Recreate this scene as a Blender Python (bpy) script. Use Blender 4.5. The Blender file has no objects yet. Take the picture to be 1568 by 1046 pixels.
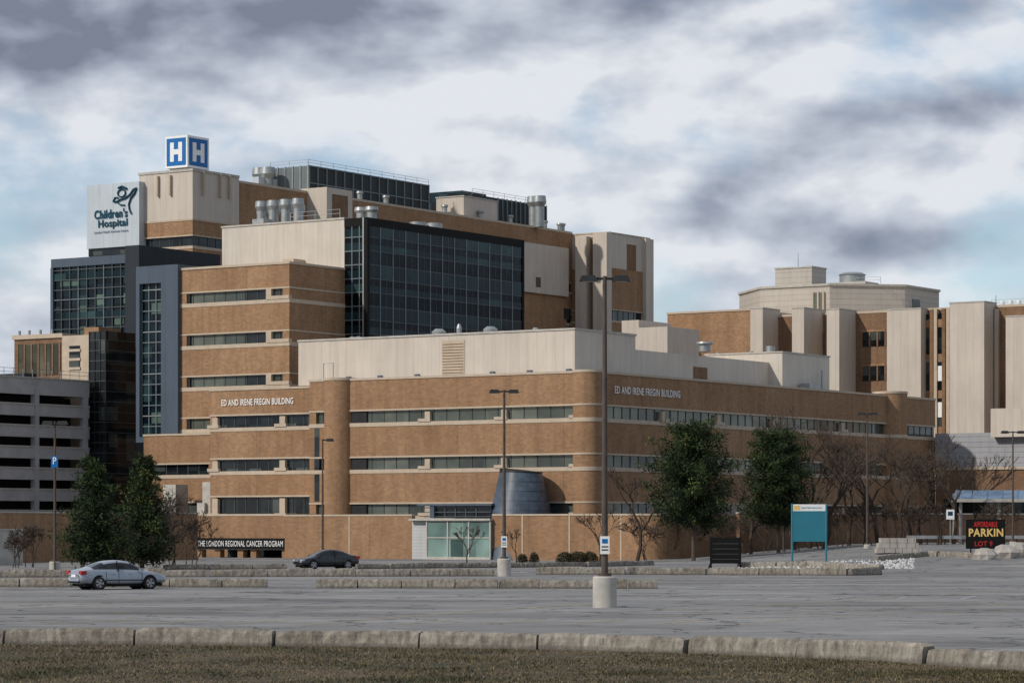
import bpy, math, random
from mathutils import Vector, Matrix
random.seed(7)
R=random.Random
scene=bpy.context.scene
scene.view_settings.view_transform='Standard'
scene.view_settings.look='None'
scene.view_settings.exposure=0

# ------------------------------------------------------------------ survey frame
F=4500.0; CX=784.0; HY=806.0; CH=3.1
e1=(0.8314,-0.5556); e2=(0.5556,0.8314); C0=(7.39,275.0)
ROT=math.atan2(e1[1],e1[0])
def fa(px,b):
    k=(px-CX)/F
    return (k*(C0[1]+e2[1]*b)-C0[0]-e2[0]*b)/(e1[0]-k*e1[1])
def fb(px,a):
    k=(px-CX)/F
    return (k*(C0[1]+e1[1]*a)-C0[0]-e1[0]*a)/(e2[0]-k*e2[1])
def DD(a,b): return C0[1]+e1[1]*a+e2[1]*b
def ZZ(py,a,b): return CH+(HY-py)*DD(a,b)/F
def WX(px,d): return (px-CX)/F*d
def WZ(py,d): return CH+(HY-py)/F*d
def wab(a,b): return (C0[0]+e1[0]*a+e2[0]*b, C0[1]+e1[1]*a+e2[1]*b)
def sm(t):
    t=max(0,min(1,t)); return t*t*(3-2*t)
def gh(x,y):
    return 1.5*sm((x-10)/26)*sm((y-195)/60)

# ------------------------------------------------------------------ materials
class NT:
    def __init__(s,nt): s.nt=nt
    def n(s,t): return s.nt.nodes.new(t)
    def set(s,sock,v):
        if hasattr(v,'links') or isinstance(v,bpy.types.NodeSocket): s.nt.links.new(v,sock)
        elif isinstance(v,(tuple,list)) and len(v)==3 and sock.type=='RGBA': sock.default_value=(*v,1)
        else: sock.default_value=v
    def m(s,op,a,b=0,c=None,clamp=False):
        n=s.n('ShaderNodeMath'); n.operation=op; n.use_clamp=clamp
        s.set(n.inputs[0],a); s.set(n.inputs[1],b)
        if c is not None: s.set(n.inputs[2],c)
        return n.outputs[0]
    def noise(s,vec,scale,detail=4,rough=.55,dist=0):
        n=s.n('ShaderNodeTexNoise'); s.set(n.inputs['Vector'],vec)
        n.inputs['Scale'].default_value=scale; n.inputs['Detail'].default_value=detail
        n.inputs['Roughness'].default_value=rough; n.inputs['Distortion'].default_value=dist
        return n.outputs['Fac']
    def mix(s,f,a,b,bt='MIX'):
        n=s.n('ShaderNodeMix'); n.data_type='RGBA'; n.blend_type=bt
        s.set(n.inputs[0],f); s.set(n.inputs[6],a); s.set(n.inputs[7],b)
        return n.outputs[2]
    def rng(s,v,a,b,c=0,d=1,smooth=False):
        n=s.n('ShaderNodeMapRange'); s.set(n.inputs[0],v)
        if smooth: n.interpolation_type='SMOOTHSTEP'
        n.inputs[1].default_value=a; n.inputs[2].default_value=b; n.inputs[3].default_value=c; n.inputs[4].default_value=d
        return n.outputs[0]
    def xyz(s,vec):
        n=s.n('ShaderNodeSeparateXYZ'); s.set(n.inputs[0],vec); return n.outputs
    def comb(s,x,y,z):
        n=s.n('ShaderNodeCombineXYZ'); s.set(n.inputs[0],x); s.set(n.inputs[1],y); s.set(n.inputs[2],z); return n.outputs[0]
    def obj(s): return s.n('ShaderNodeTexCoord').outputs['Object']
    def white(s,vec):
        n=s.n('ShaderNodeTexWhiteNoise'); n.noise_dimensions='3D'; s.set(n.inputs['Vector'],vec); return n.outputs['Value']
    def bump(s,h,st=.3,dist=.05):
        n=s.n('ShaderNodeBump'); s.set(n.inputs['Height'],h); n.inputs['Strength'].default_value=st; n.inputs['Distance'].default_value=dist
        return n.outputs[0]
MATS={}
def newmat(name):
    m=bpy.data.materials.new(name); m.use_nodes=True
    b=m.node_tree.nodes['Principled BSDF']; MATS[name]=m
    return m,NT(m.node_tree),b
def simple(name,col,rough=.7,var=.15,scale=3,metal=0,det=3,spec=.5):
    m,t,b=newmat(name)
    n=t.noise(t.obj(),scale,det,.6)
    c2=tuple(c*(1-var) for c in col); c1=tuple(min(1,c*(1+var)) for c in col)
    t.set(b.inputs['Base Color'],t.mix(t.rng(n,.3,.7),c2,c1))
    b.inputs['Roughness'].default_value=rough; b.inputs['Metallic'].default_value=metal
    b.inputs['Specular IOR Level'].default_value=spec
    return m
def brickmat(name,c1,c2):
    m,t,b=newmat(name)
    o=t.obj(); x,y,z=t.xyz(o)
    s=t.m('ADD',x,y)
    big=t.noise(o,.12,4,.65)
    streak=t.noise(t.comb(t.m('MULTIPLY',s,.9),0,t.m('MULTIPLY',z,.12)),1,3,.6)
    bk=t.n('ShaderNodeTexBrick'); t.set(bk.inputs['Vector'],t.comb(s,z,0))
    bk.inputs['Color1'].default_value=(.82,.82,.82,1); bk.inputs['Color2'].default_value=(1.08,1.07,1.06,1)
    bk.inputs['Mortar'].default_value=(1.0,.98,.95,1); bk.inputs['Scale'].default_value=1
    bk.inputs['Brick Width'].default_value=.4; bk.inputs['Row Height'].default_value=.2; bk.inputs['Mortar Size'].default_value=.012
    base=t.mix(t.rng(big,.3,.7),c1,c2)
    base=t.mix(1.0,base,bk.outputs['Color'],'MULTIPLY')
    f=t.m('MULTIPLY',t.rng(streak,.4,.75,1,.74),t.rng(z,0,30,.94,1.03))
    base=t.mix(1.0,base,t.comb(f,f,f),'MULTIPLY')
    fr=t.m('ABSOLUTE',t.m('SUBTRACT',t.m('FRACT',t.m('DIVIDE',s,6.1)),.5))
    j=t.m('LESS_THAN',fr,.006)
    base=t.mix(t.m('MULTIPLY',j,.35),base,(.1,.06,.04))
    t.set(b.inputs['Base Color'],base); b.inputs['Roughness'].default_value=.9; b.inputs['Specular IOR Level'].default_value=.25
    return m
brick=brickmat('tan_brick',(.285,.166,.09),(.37,.226,.13))
brickd=brickmat('brown_brick',(.195,.115,.067),(.25,.15,.088))
def panelmat(name,col,w=1.0,horiz=False,st=.16,rough=.55,spec=.4):
    m,t,b=newmat(name); o=t.obj(); x,y,z=t.xyz(o)
    s=z if horiz else t.m('ADD',x,y)
    fr=t.m('FRACT',t.m('DIVIDE',s,w))
    j=t.m('LESS_THAN',fr,.09)
    cell=t.white(t.comb(t.m('FLOOR',t.m('DIVIDE',s,w)),0,3))
    n=t.noise(o,.25,3,.65)
    st_=t.noise(t.comb(t.m('MULTIPLY',t.m('ADD',x,y),1.6),0,t.m('MULTIPLY',z,.15)),1,3,.65)
    k=t.m('MULTIPLY',t.m('MULTIPLY',t.rng(n,.3,.7,.91,1.03),t.rng(st_,.45,.8,1,.84)),t.rng(cell,0,1,.95,1.02))
    k=t.m('MULTIPLY',k,t.m('SUBTRACT',1,t.m('MULTIPLY',j,st)))
    t.set(b.inputs['Base Color'],t.mix(1.0,col,t.comb(k,k,k),'MULTIPLY'))
    b.inputs['Roughness'].default_value=rough; b.inputs['Specular IOR Level'].default_value=spec
    return m
cream=panelmat('cream_panel',(.555,.485,.405),1.05,st=.12)
creamf=panelmat('cream_panel_fine',(.57,.51,.43),.6,st=.12)
creamh=panelmat('cream_siding',(.47,.425,.365),.75,True,.3)
paleblue=panelmat('pale_grey_panel',(.50,.55,.58),2.2,False,.08)
greyh=panelmat('grey_louvre',(.33,.33,.34),.6,True,.5)
bluegrey=panelmat('bluegrey_panel',(.075,.10,.13),2.4,False,.1,.55,.25)
canopyb=panelmat('canopy_blue_metal',(.15,.23,.33),.8,False,.15)
darkpanel=panelmat('dark_metal_panel',(.028,.035,.042),1.2,False,.2,.6,.2)
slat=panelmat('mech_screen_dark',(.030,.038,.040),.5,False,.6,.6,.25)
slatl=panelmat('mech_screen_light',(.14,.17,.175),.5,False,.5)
stone=simple('limestone_band',(.46,.375,.28),.8,.10,1.2)
conc=simple('concrete',(.36,.33,.29),.9,.2,1.4)
concl=simple('light_concrete',(.42,.395,.35),.85,.16,1.6)
garc=simple('garage_concrete',(.37,.365,.36),.85,.14,.5)
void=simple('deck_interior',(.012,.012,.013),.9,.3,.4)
metal=simple('galvanised_metal',(.33,.345,.34),.45,.15,2,.5)
fmetal=simple('window_frame_metal',(.07,.085,.09),.5,.15,2,0,3,.3)
cmetal=simple('curtain_mullion_metal',(.15,.18,.19),.5,.15,2,0,3,.3)
dmetal=simple('dark_metal',(.020,.021,.022),.6,.2,2,0,3,.25)
polem=simple('weathered_steel_pole',(.07,.05,.038),.7,.3,2)
white=simple('white_paint',(.78,.78,.76),.5,.05,2)
blue=simple('sign_blue',(.006,.13,.38),.5,.05,2,0,3,.3)
navy=simple('navy_lettering',(.004,.05,.085),.6,.05,2,0,3,.2)
black=simple('black_board',(.008,.008,.008),.7,.2,3,0,3,.15)
teal=simple('teal_board',(.02,.17,.23),.5,.08,1)
red=simple('red_lettering',(.5,.015,.012),.5,.05,2)
yellow=simple('yellow_lettering',(.75,.50,.16),.5,.05,2)
rubber=simple('tyre_rubber',(.015,.015,.015),.85,.2,8)
bark=simple('bark',(.08,.06,.045),.95,.3,4)
twig=simple('bare_twigs',(.068,.050,.038),.95,.25,2,0,3,.2)
need1=simple('needles_dark',(.014,.024,.009),.8,.35,1.5,0,3,.25)
need2=simple('needles_mid',(.034,.056,.016),.8,.3,1.5,0,3,.25)
need3=simple('needles_light',(.080,.10,.026),.8,.25,1.5,0,3,.25)
shrubm=simple('shrub_foliage',(.045,.042,.018),.85,.4,3)
rock=simple('white_rock',(.5,.49,.47),.9,.25,2)
def glassmat(name,cols,w,h,ior=1.5,rough=.06,zoff=0,bmp=.06,spec=.5):
    m,t,b=newmat(name); o=t.obj(); x,y,z=t.xyz(o); s=t.m('ADD',x,y)
    v=t.white(t.comb(t.m('FLOOR',t.m('DIVIDE',s,w)),t.m('FLOOR',t.m('DIVIDE',t.m('ADD',z,zoff),h)),1))
    r=t.n('ShaderNodeValToRGB'); t.set(r.inputs[0],v); r.color_ramp.interpolation='CONSTANT'
    els=r.color_ramp.elements
    for i,(p,c) in enumerate(cols):
        e=els[i] if i<2 else els.new(p)
        e.position=p; e.color=(*c,1)
    n=t.noise(o,.35,2)
    k=t.rng(n,.3,.7,.65,1.3)
    t.set(b.inputs['Base Color'],t.mix(1.0,r.outputs[0],t.comb(k,k,k),'MULTIPLY'))
    b.inputs['Roughness'].default_value=rough; b.inputs['IOR'].default_value=ior; b.inputs['Specular IOR Level'].default_value=spec
    if bmp: t.set(b.inputs['Normal'],t.bump(t.noise(o,.6,1),bmp,.2))
    return m
gstrip=glassmat('strip_window_glass',[(0,(.050,.060,.053)),(.3,(.075,.088,.075)),(.6,(.11,.122,.10)),(.90,(.022,.027,.027))],3.0,40,1.5)
gdark=glassmat('dark_window_glass',[(0,(.008,.010,.011)),(.4,(.016,.021,.024)),(.85,(.06,.07,.062))],1.5,1.5,1.45)
gcube=glassmat('curtain_wall_glass',[(0,(.002,.003,.004)),(.5,(.003,.006,.008)),(.8,(.006,.013,.017)),(.96,(.014,.028,.032))],2.35,1.5,1.45,.05,0,.04,.18)
gblue=glassmat('blue_curtain_glass',[(0,(.003,.007,.011)),(.5,(.007,.018,.024)),(.82,(.02,.042,.046)),(.95,(.08,.125,.10))],1.4,1.2,1.45,.05,0,.05,.3)
gspand=glassmat('spandrel_glass',[(0,(.007,.018,.023)),(.5,(.012,.032,.038)),(.8,(.026,.056,.058))],2.35,1.5,1.45,.1,0,0,.2)
ggreen=glassmat('green_vestibule_glass',[(0,(.13,.20,.185)),(.4,(.19,.28,.25)),(.8,(.05,.085,.08))],1.45,1.9,1.5)
conem=glassmat('blue_tile_cladding',[(0,(.055,.075,.10)),(.4,(.065,.09,.12)),(.8,(.078,.105,.14))],.5,.45,1.5,.38,0,0)
def asphalt():
    m,t,b=newmat('asphalt'); o=t.obj(); x,y,z=t.xyz(o)
    st=t.comb(t.m('MULTIPLY',x,.05),t.m('MULTIPLY',y,.16),0)
    n1=t.noise(st,1,5,.62,.4); n2=t.noise(o,.6,6,.75); n3=t.noise(o,14,2,.7)
    c=t.mix(t.rng(n1,.36,.66),(.165,.16,.153),(.285,.278,.268))
    k=t.m('MULTIPLY',t.rng(n2,.3,.7,.78,1.14),t.rng(n3,.25,.75,.82,1.16))
    c=t.mix(1.0,c,t.comb(k,k,k),'MULTIPLY')
    vo=t.n('ShaderNodeTexVoronoi'); vo.feature='DISTANCE_TO_EDGE'; vo.inputs['Scale'].default_value=.16
    nz=t.n('ShaderNodeTexNoise'); nz.inputs['Scale'].default_value=.4; t.set(nz.inputs['Vector'],o); nz.inputs['Detail'].default_value=4
    va=t.n('ShaderNodeVectorMath'); va.operation='MULTIPLY_ADD'; t.set(va.inputs[0],nz.outputs['Color']); va.inputs[1].default_value=(5,5,0); t.set(va.inputs[2],o)
    t.set(vo.inputs['Vector'],va.outputs[0])
    cr=t.m('LESS_THAN',vo.outputs['Distance'],.012)
    c=t.mix(t.m('MULTIPLY',cr,.7),c,(.03,.03,.03))
    dk=t.rng(t.noise(t.comb(t.m('MULTIPLY',x,.035),t.m('MULTIPLY',y,.14),4),1,6,.72,.9),.56,.64)
    c=t.mix(t.m('MULTIPLY',dk,.6),c,(.07,.067,.063))
    t.set(b.inputs['Base Color'],c); b.inputs['Roughness'].default_value=.9; b.inputs['Specular IOR Level'].default_value=.25
    t.set(b.inputs['Normal'],t.bump(n3,.3,.03))
    return m
asph=asphalt()
def grassmat():
    m,t,b=newmat('grass_ground'); o=t.obj()
    n1=t.noise(o,.3,6,.7,.3); n2=t.noise(o,9,4,.7)
    c=t.mix(t.rng(n1,.40,.60),(.048,.044,.018),(.12,.085,.045))
    k=t.rng(n2,.25,.75,.45,1.4)
    t.set(b.inputs['Base Color'],t.mix(1.0,c,t.comb(k,k,k),'MULTIPLY')); b.inputs['Roughness'].default_value=.95
    t.set(b.inputs['Normal'],t.bump(n2,.9,.12))
    return m
grassm=grassmat()
def curbmat():
    m,t,b=newmat('curb_concrete'); o=t.obj(); x,y,z=t.xyz(o)
    n1=t.noise(o,.5,5,.7); n2=t.noise(o,5,5,.75)
    st=t.noise(t.comb(t.m('MULTIPLY',x,5),t.m('MULTIPLY',y,5),t.m('MULTIPLY',z,.7)),1,4,.7)
    c=t.mix(t.rng(n1,.3,.7),(.22,.19,.15),(.37,.335,.28))
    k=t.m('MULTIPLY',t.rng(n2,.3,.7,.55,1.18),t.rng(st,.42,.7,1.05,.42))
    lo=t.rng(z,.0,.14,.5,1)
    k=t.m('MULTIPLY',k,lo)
    t.set(b.inputs['Base Color'],t.mix(1.0,c,t.comb(k,k,k),'MULTIPLY')); b.inputs['Roughness'].default_value=.95
    t.set(b.inputs['Normal'],t.bump(n2,.8,.06))
    return m
curbm=curbmat()
def wornpaint(name,col):
    m,t,b=newmat(name); o=t.obj()
    n=t.noise(o,3.5,5,.75)
    t.set(b.inputs['Base Color'],t.mix(t.rng(n,.42,.56),(.21,.205,.20),col)); b.inputs['Roughness'].default_value=.85
    return m
pyel=wornpaint('worn_yellow_paint',(.50,.37,.12)); pwh=wornpaint('worn_white_paint',(.5,.5,.48))
def carpaint(name,col,metal=.0):
    m,t,b=newmat(name)
    n=t.noise(t.obj(),2.5,2)
    t.set(b.inputs['Base Color'],t.mix(t.rng(n,.3,.7),tuple(c*.92 for c in col),col))
    b.inputs['Metallic'].default_value=metal; b.inputs['Roughness'].default_value=.32
    b.inputs['Coat Weight'].default_value=.6; b.inputs['Coat Roughness'].default_value=.06
    return m
silver=carpaint('silver_car_paint',(.33,.37,.42),.45); blackp=carpaint('black_car_paint',(.006,.008,.011))
carglass=simple('car_glass',(.012,.014,.016),.05,.1,1)
lamp_red=simple('tail_lens',(.4,.008,.008),.3,.1,3); lamp_clr=simple('head_lens',(.6,.6,.6),.15,.1,3)
alloy=simple('alloy_wheel',(.35,.35,.36),.35,.1,3,.7)
dimtext=simple('dim_text',(.08,.08,.08))

# ------------------------------------------------------------------ geometry groups
class G:
    def __init__(s,name,loc=(0,0,0),rot=0,off=(0,0)):
        s.e=bpy.data.objects.new(name,None); scene.collection.objects.link(s.e)
        s.e.location=loc; s.e.rotation_euler=(0,0,rot); s.e.empty_display_size=.5
        s.off=off; s.p={}
    def P(s,part,mat,smooth=False):
        k=(part,mat.name)
        if k not in s.p: s.p[k]=[[],[],mat,smooth]
        return s.p[k]
    def mesh(s,part,mat,V,Fs,smooth=False):
        p=s.P(part,mat,smooth); n=len(p[0]); ox,oy=s.off
        p[0].extend((v[0]-ox,v[1]-oy,v[2]) for v in V)
        p[1].extend(tuple(i+n for i in f) for f in Fs)
    def box(s,part,mat,x0,x1,y0,y1,z0,z1):
        if x0>x1:x0,x1=x1,x0
        if y0>y1:y0,y1=y1,y0
        V=[(x0,y0,z0),(x1,y0,z0),(x1,y1,z0),(x0,y1,z0),(x0,y0,z1),(x1,y0,z1),(x1,y1,z1),(x0,y1,z1)]
        s.mesh(part,mat,V,[(0,3,2,1),(4,5,6,7),(0,1,5,4),(1,2,6,5),(2,3,7,6),(3,0,4,7)])
    def prism(s,part,mat,pts,z0,z1):
        n=len(pts); V=[(x,y,z0) for x,y in pts]+[(x,y,z1) for x,y in pts]
        s.mesh(part,mat,V,[tuple(range(n))[::-1],tuple(range(n,2*n))]+[(i,(i+1)%n,n+(i+1)%n,n+i) for i in range(n)])
    def cyl(s,part,mat,x,y,z0,z1,r0,r1=None,n=20,smooth=True,slant=(0,0)):
        if r1 is None:r1=r0
        V=[];
        for k,(z,r) in enumerate(((z0,r0),(z1,r1))):
            for i in range(n):
                t=2*math.pi*i/n; cx,cy=r*math.cos(t),r*math.sin(t)
                V.append((x+cx,y+cy,z+(slant[0]*cx+slant[1]*cy if k else 0)))
        s.mesh(part,mat,V,[(i,(i+1)%n,n+(i+1)%n,n+i) for i in range(n)],smooth)
        s.mesh(part+'_cap',mat,V[n:],[tuple(range(n))]); 
    def tube(s,part,mat,p,q,r0,r1,n=5,smooth=False):
        p=Vector(p);q=Vector(q);d=(q-p)
        if d.length<1e-6:return
        d.normalize(); u=d.orthogonal().normalized(); w=d.cross(u); V=[]
        for c,r in((p,r0),(q,r1)):
            for i in range(n):
                t=2*math.pi*i/n; V.append(tuple(c+u*math.cos(t)*r+w*math.sin(t)*r))
        s.mesh(part,mat,V,[(i,(i+1)%n,n+(i+1)%n,n+i) for i in range(n)]+[tuple(range(n,2*n))],smooth)
    def done(s):
        for (part,mn),(V,Fs,mat,smooth) in s.p.items():
            me=bpy.data.meshes.new(part); me.from_pydata(V,[],Fs); me.materials.append(mat)
            if smooth: me.polygons.foreach_set('use_smooth',[True]*len(me.polygons))
            me.update()
            o=bpy.data.objects.new(part,me); scene.collection.objects.link(o); o.parent=s.e
        return s.e
def BG(name,a,b):
    x,y=wab(a,b); return G(name,(x,y,0),ROT,(a,b))
_tc={}
def textgeo(txt,off=.012):
    if txt in _tc:return _tc[txt]
    c=bpy.data.curves.new('t','FONT'); c.body=txt; c.resolution_u=3; c.offset=off; c.space_character=1.08
    o=bpy.data.objects.new('t',c); scene.collection.objects.link(o); bpy.context.view_layer.update()
    me=bpy.data.meshes.new_from_object(o.evaluated_get(bpy.context.evaluated_depsgraph_get()))
    V=[tuple(v.co) for v in me.vertices]; Fs=[tuple(p.vertices) for p in me.polygons]
    bpy.data.objects.remove(o); bpy.data.curves.remove(c); bpy.data.meshes.remove(me)
    x0=min(v[0] for v in V);x1=max(v[0] for v in V);y0=min(v[1] for v in V);y1=max(v[1] for v in V)
    V=[((v[0]-x0)/(x1-x0),(v[1]-y0)/(y1-y0)) for v in V]
    _tc[txt]=(V,Fs); return V,Fs
def text_front(g,part,mat,txt,x0,x1,y,z0,z1,off=.012):
    V,Fs=textgeo(txt,off); g.mesh(part,mat,[(x0+v[0]*(x1-x0),y,z0+v[1]*(z1-z0)) for v in V],Fs)
def text_side(g,part,mat,txt,x,y0,y1,z0,z1):
    V,Fs=textgeo(txt); g.mesh(part,mat,[(x,y0+v[0]*(y1-y0),z0+v[1]*(z1-z0)) for v in V],Fs)
def vent(g,a,b,z,h,r,mat=None,cap=True):
    mat=mat or metal
    g.cyl('roof_vent',mat,a,b,z,z+h*.75,r,r,14)
    if cap:
        g.cyl('roof_vent',mat,a,b,z+h*.62,z+h*.8,r*.9,r*1.45,14); g.cyl('roof_vent',mat,a,b,z+h*.8,z+h,r*1.45,r*1.3,14)
def rail(g,pts,z,h=1.1,mat=None,step=2.5):
    mat=mat or metal
    for (x0,y0),(x1,y1) in zip(pts,pts[1:]):
        L=math.hypot(x1-x0,y1-y0); n=max(1,int(L/step))
        for i in range(n+1):
            x=x0+(x1-x0)*i/n;y=y0+(y1-y0)*i/n; g.tube('railing',mat,(x,y,z),(x,y,z+h),.035,.035,4)
        for k in(.55,1): g.tube('railing',mat,(x0,y0,z+h*k),(x1,y1,z+h*k),.03,.03,4)
def floors(g,a0,a1,b0,b1,z0,z1,wins,wall,glass,ins=.3,front=True,side=True,mw=1.5,band=True,bh=.38,endw=.0,mull=None):
    mull=mull or fmetal
    zc=z0
    for (w0,w1) in sorted(wins):
        g.box('walls',wall,a0,a1,b0,b1,zc,w0)
        ga1=a1-ins if side else a1-.01; gb0=b0+ins if front else b0+.01
        g.box('window_glass',glass,a0+.01,ga1,gb0,b1,w0,w1)
        if not side: g.box('walls',wall,a1-.9,a1,b0,b1,w0,w1)
        if not front: g.box('walls',wall,a0,a1,b0,b0+.9,w0,w1)
        g.box('walls',wall,a0,a0+.8+endw,b0,b0+1,w0,w1)
        if front:
            a=a0+mw
            while a<a1-.3:
                g.box('mullions',mull,a-.035,a+.035,gb0-.06,gb0+.05,w0,w1)
                a+=mw
        if side:
            b=b0+mw
            while b<b1-.3:
                g.box('mullions',mull,ga1-.05,ga1+.06,b-.035,b+.035,w0,w1); b+=mw
        if band:
            g.box('limestone_bands',stone,a0-.03,a1+.05,b0-.05,b1,w0-bh,w0+.001)
            g.box('limestone_bands',stone,a0-.03,a1+.05,b0-.05,b1,w1-.001,w1+.16)
        zc=w1
    g.box('walls',wall,a0,a1,b0,b1,zc,z1)

# ================================================================== FREGIN BUILDING
g=BG('fregin_hospital_wing',0,0)
zt=17.5; WN=[(4.15,5.3),(8.7,9.85),(13.3,14.45)]
aL=fa(474,0); bR=fb(1432,0)
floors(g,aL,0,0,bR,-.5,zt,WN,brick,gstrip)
g.box('coping',stone,aL-.08,.08,-.08,bR+.08,zt,zt+.22)
g.box('roof',garc,aL+.5,-.5,.5,bR-.5,zt-.05,zt+.26)
a=fa(514,-.3)
g.cyl('round_pier',brick,a,.55,-.5,zt+.05,1.65,1.65,40); g.cyl('round_pier_coping',stone,a,.55,zt+.05,zt+.3,1.71,1.71,40)
g.cyl('round_pier_band',stone,a,.55,4.0,4.25,1.68,1.68,40)
g.cyl('corner_pier',brick,-.8,.8,-.5,zt+.03,1.45,1.45,40); g.cyl('corner_pier_coping',stone,-.8,.8,zt+.03,zt+.28,1.5,1.5,40)
for w0,w1 in WN:
    for z0_,z1_ in((w0-.38,w0),(w1,w1+.16)): g.cyl('corner_pier_band',stone,-.8,.8,z0_,z1_,1.5,1.5,40)
bb=fb(1368,0)
g.cyl('round_pier',brick,-.4,bb,-.5,zt+.35,1.9,1.9,40); g.cyl('round_pier_coping',stone,-.4,bb,zt+.35,zt+.6,1.96,1.96,40)
for w0,w1 in WN: g.cyl('round_pier_band',stone,-.4,bb,w0-.38,w0,1.94,1.94,40)
for px in (655,772,887):
    a=fa(px,0)
    for w0,w1 in WN:
        g.box('window_piers',stone,a-.3,a+.3,-.09,.4,w0+.25,w1-.2); g.box('window_piers',stone,a-1.1,a+.35,-.13,.4,w0-.02,w0+.28)
for px in (1015,1100,1185,1290):
    b=fb(px,0)
    for w0,w1 in WN:
        g.box('window_piers',stone,-.4,.09,b-.3,b+.3,w0+.25,w1-.2); g.box('window_piers',stone,-.4,.13,b-.4,b+1.1,w0-.02,w0+.28)
for w0,w1 in WN: g.box('dark_panels',dmetal,fa(538,0),fa(560,0),.12,.4,w0+.02,w1-.02)
a=fa(486,0); g.box('slot_window',gdark,a-.35,a+.25,-.03,.2,5.6,zt-4.6)
bs=1.5; sa0=fa(322,bs); sa1=aL-.01
WS=[(4.15,6.1),(8.75,9.95),(13.2,14.4)]
floors(g,sa0,sa1,bs,12,-.5,17.0,WS,brick,gdark,side=False,front=True)
g.box('coping',stone,sa0-.08,sa1,bs-.08,12,17.0,17.2)
for px in (330,433):
    a=fa(px,bs)
    for w0,w1 in WS: g.box('window_piers',stone,a-.35,a+.35,bs-.1,bs+.4,w0+.2,w1-.15); g.box('window_piers',stone,a-1.0,a+.5,bs-.14,bs+.4,w0-.02,w0+.3)
text_front(g,'name_letters',white,'ED AND IRENE FREGIN BUILDING',fa(340,bs),fa(450,bs),bs-.12,15.45,16.1,.012)
b0_,b1_=fb(940,0),fb(1040,0)
text_side(g,'name_letters',white,'ED AND IRENE FREGIN BUILDING',.12,b0_,b1_,15.7,16.4)
for i in range(14):
    b=6+i*4.4; g.box('ground_windows',gdark,-.1,.04,b,b+2.4,1.9,3.2)
pb=5.5; pa0=fa(457,pb); pa1=fa(880,pb); pz=ZZ(505,pa1,pb); pb1=fb(973,pa1)
g.box('penthouse',cream,pa0,pa1,pb,pb1,zt,pz); g.box('penthouse_coping',concl,pa0-.1,pa1+.1,pb-.1,pb1+.1,pz,pz+.18)
l0,l1=fa(677,pb),fa(711,pb)
g.box('penthouse_louvre',stone,l0,l1,pb-.06,pb+.1,zt+.6,pz-.5)
for i in range(11):
    z=zt+.75+i*(pz-zt-1.4)/11; g.box('penthouse_louvre_blades',brickd,l0+.1,l1-.1,pb-.1,pb+.05,z,z+.06)
for px in (535,583,640,755,812,872): 
    a=fa(px,pb); g.box('scuppers',bluegrey,a-.25,a+.25,pb-.25,pb,zt+.3,zt+.75)
for px in (895,920,945): 
    b=fb(px,pa1); g.box('scuppers',bluegrey,pa1,pa1+.2,b-.25,b+.25,zt+.3,zt+.75)
for px,r,h in((540,.45,.6),(549,.45,.6),(672,.75,1.0),(751,.75,1.0),(703,.28,1.4),(820,.35,.7),(862,.45,.5),(525,.2,.5)):
    a=fa(px,pb+4); g.cyl('roof_vent',metal,a,pb+4,pz,pz+h*.7,r*.85,r,16); g.cyl('roof_vent',metal,a,pb+4,pz+h*.7,pz+h,r,r*.5,16)
a2=-4.0; bx=fb(1198,a2); zx=ZZ(540,a2,bx); bx1=fb(1270,a2)
g.box('rear_penthouse',cream,pa0+20,pa1-.3,pb1+.01,bx+3,zt,ZZ(535,pa1,pb1)); 
ax0=fa(1080,bx); g.box('rear_plant_room',creamf,ax0,a2,bx,bx1,zt,zx); g.box('rear_plant_coping',concl,ax0-.1,a2+.1,bx-.1,bx1+.1,zx,zx+.15)
b=fb(1073,pa1-.3); g.box('rear_louvre',brickd,pa1-.35,pa1-.2,b-1.5,b+1.2,zt+.3,zt+2.0)
b=fb(1222,a2); g.box('roof_equipment',metal,a2+.2,a2+1.4,b,b+2.5,zt+.2,zt+1.0); g.tube('roof_equipment',metal,(a2+.8,b+4,zt),(a2+.8,b+4,zt+2.6),.12,.12,8)
g.cyl('roof_vent',metal,a2-2,bx+1,zx,zx+.8,.5,.5); 
for px in(1100,1150): vent(g,fa(px,bx+2),bx+2,zx,.5,.3,cap=False)
a=fa(1075,pb1+8); vent(g,a-2,pb1+12,zt+3.5,1.0,.6)
g.tube('roof_handrail',metal,(aL+1,1,zt),(aL+1,1,zt+1.9),.05,.05); g.tube('roof_handrail',metal,(aL+2.2,1,zt),(aL+2.2,1,zt+1.9),.05,.05); g.tube('roof_handrail',metal,(aL+1,1,zt+1.9),(aL+2.2,1,zt+1.9),.05,.05)
g.done()

# ================================================================== service yard wall + vestibule
g=BG('yard_wall',0,-6)
yb=-6.0; wz=4.1; y0=fa(436,yb); yv0=fa(631,yb); yv1=fa(754,yb); yr=fa(1010,yb)
g.box('wall',brick,y0,yv0,yb,yb+.5,-.5,wz); g.box('coping',stone,y0-.06,yv0,yb-.06,yb+.56,wz,wz+.16)
g.box('wall_left_return',brick,y0,y0+.5,yb+.5,1,-.5,wz)
g.box('wall',brick,yv1,yr-2,yb,yb+.5,-.5,wz); g.box('coping',stone,yv1,yr-2,yb-.06,yb+.56,wz,wz+.16)
rr=2.0; n=12; P=[];
for i in range(n+1):
    t=-math.pi/2+i*math.pi/2/n; P.append((yr-rr+rr*math.cos(t),yb+rr+rr*math.sin(t)))
for i in range(n+1):
    t=-i*math.pi/2/n; P.append((yr-rr+(rr-.5)*math.cos(t),yb+rr+(rr-.5)*math.sin(t)))
g.prism('wall_round',brick,P,-.5,wz); g.prism('coping_round',stone,[( (x-yr+rr)*1.03+yr-rr,(y-yb-rr)*1.03+yb+rr) for x,y in P],wz,wz+.16)
br=fb(1147,yr)
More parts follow.
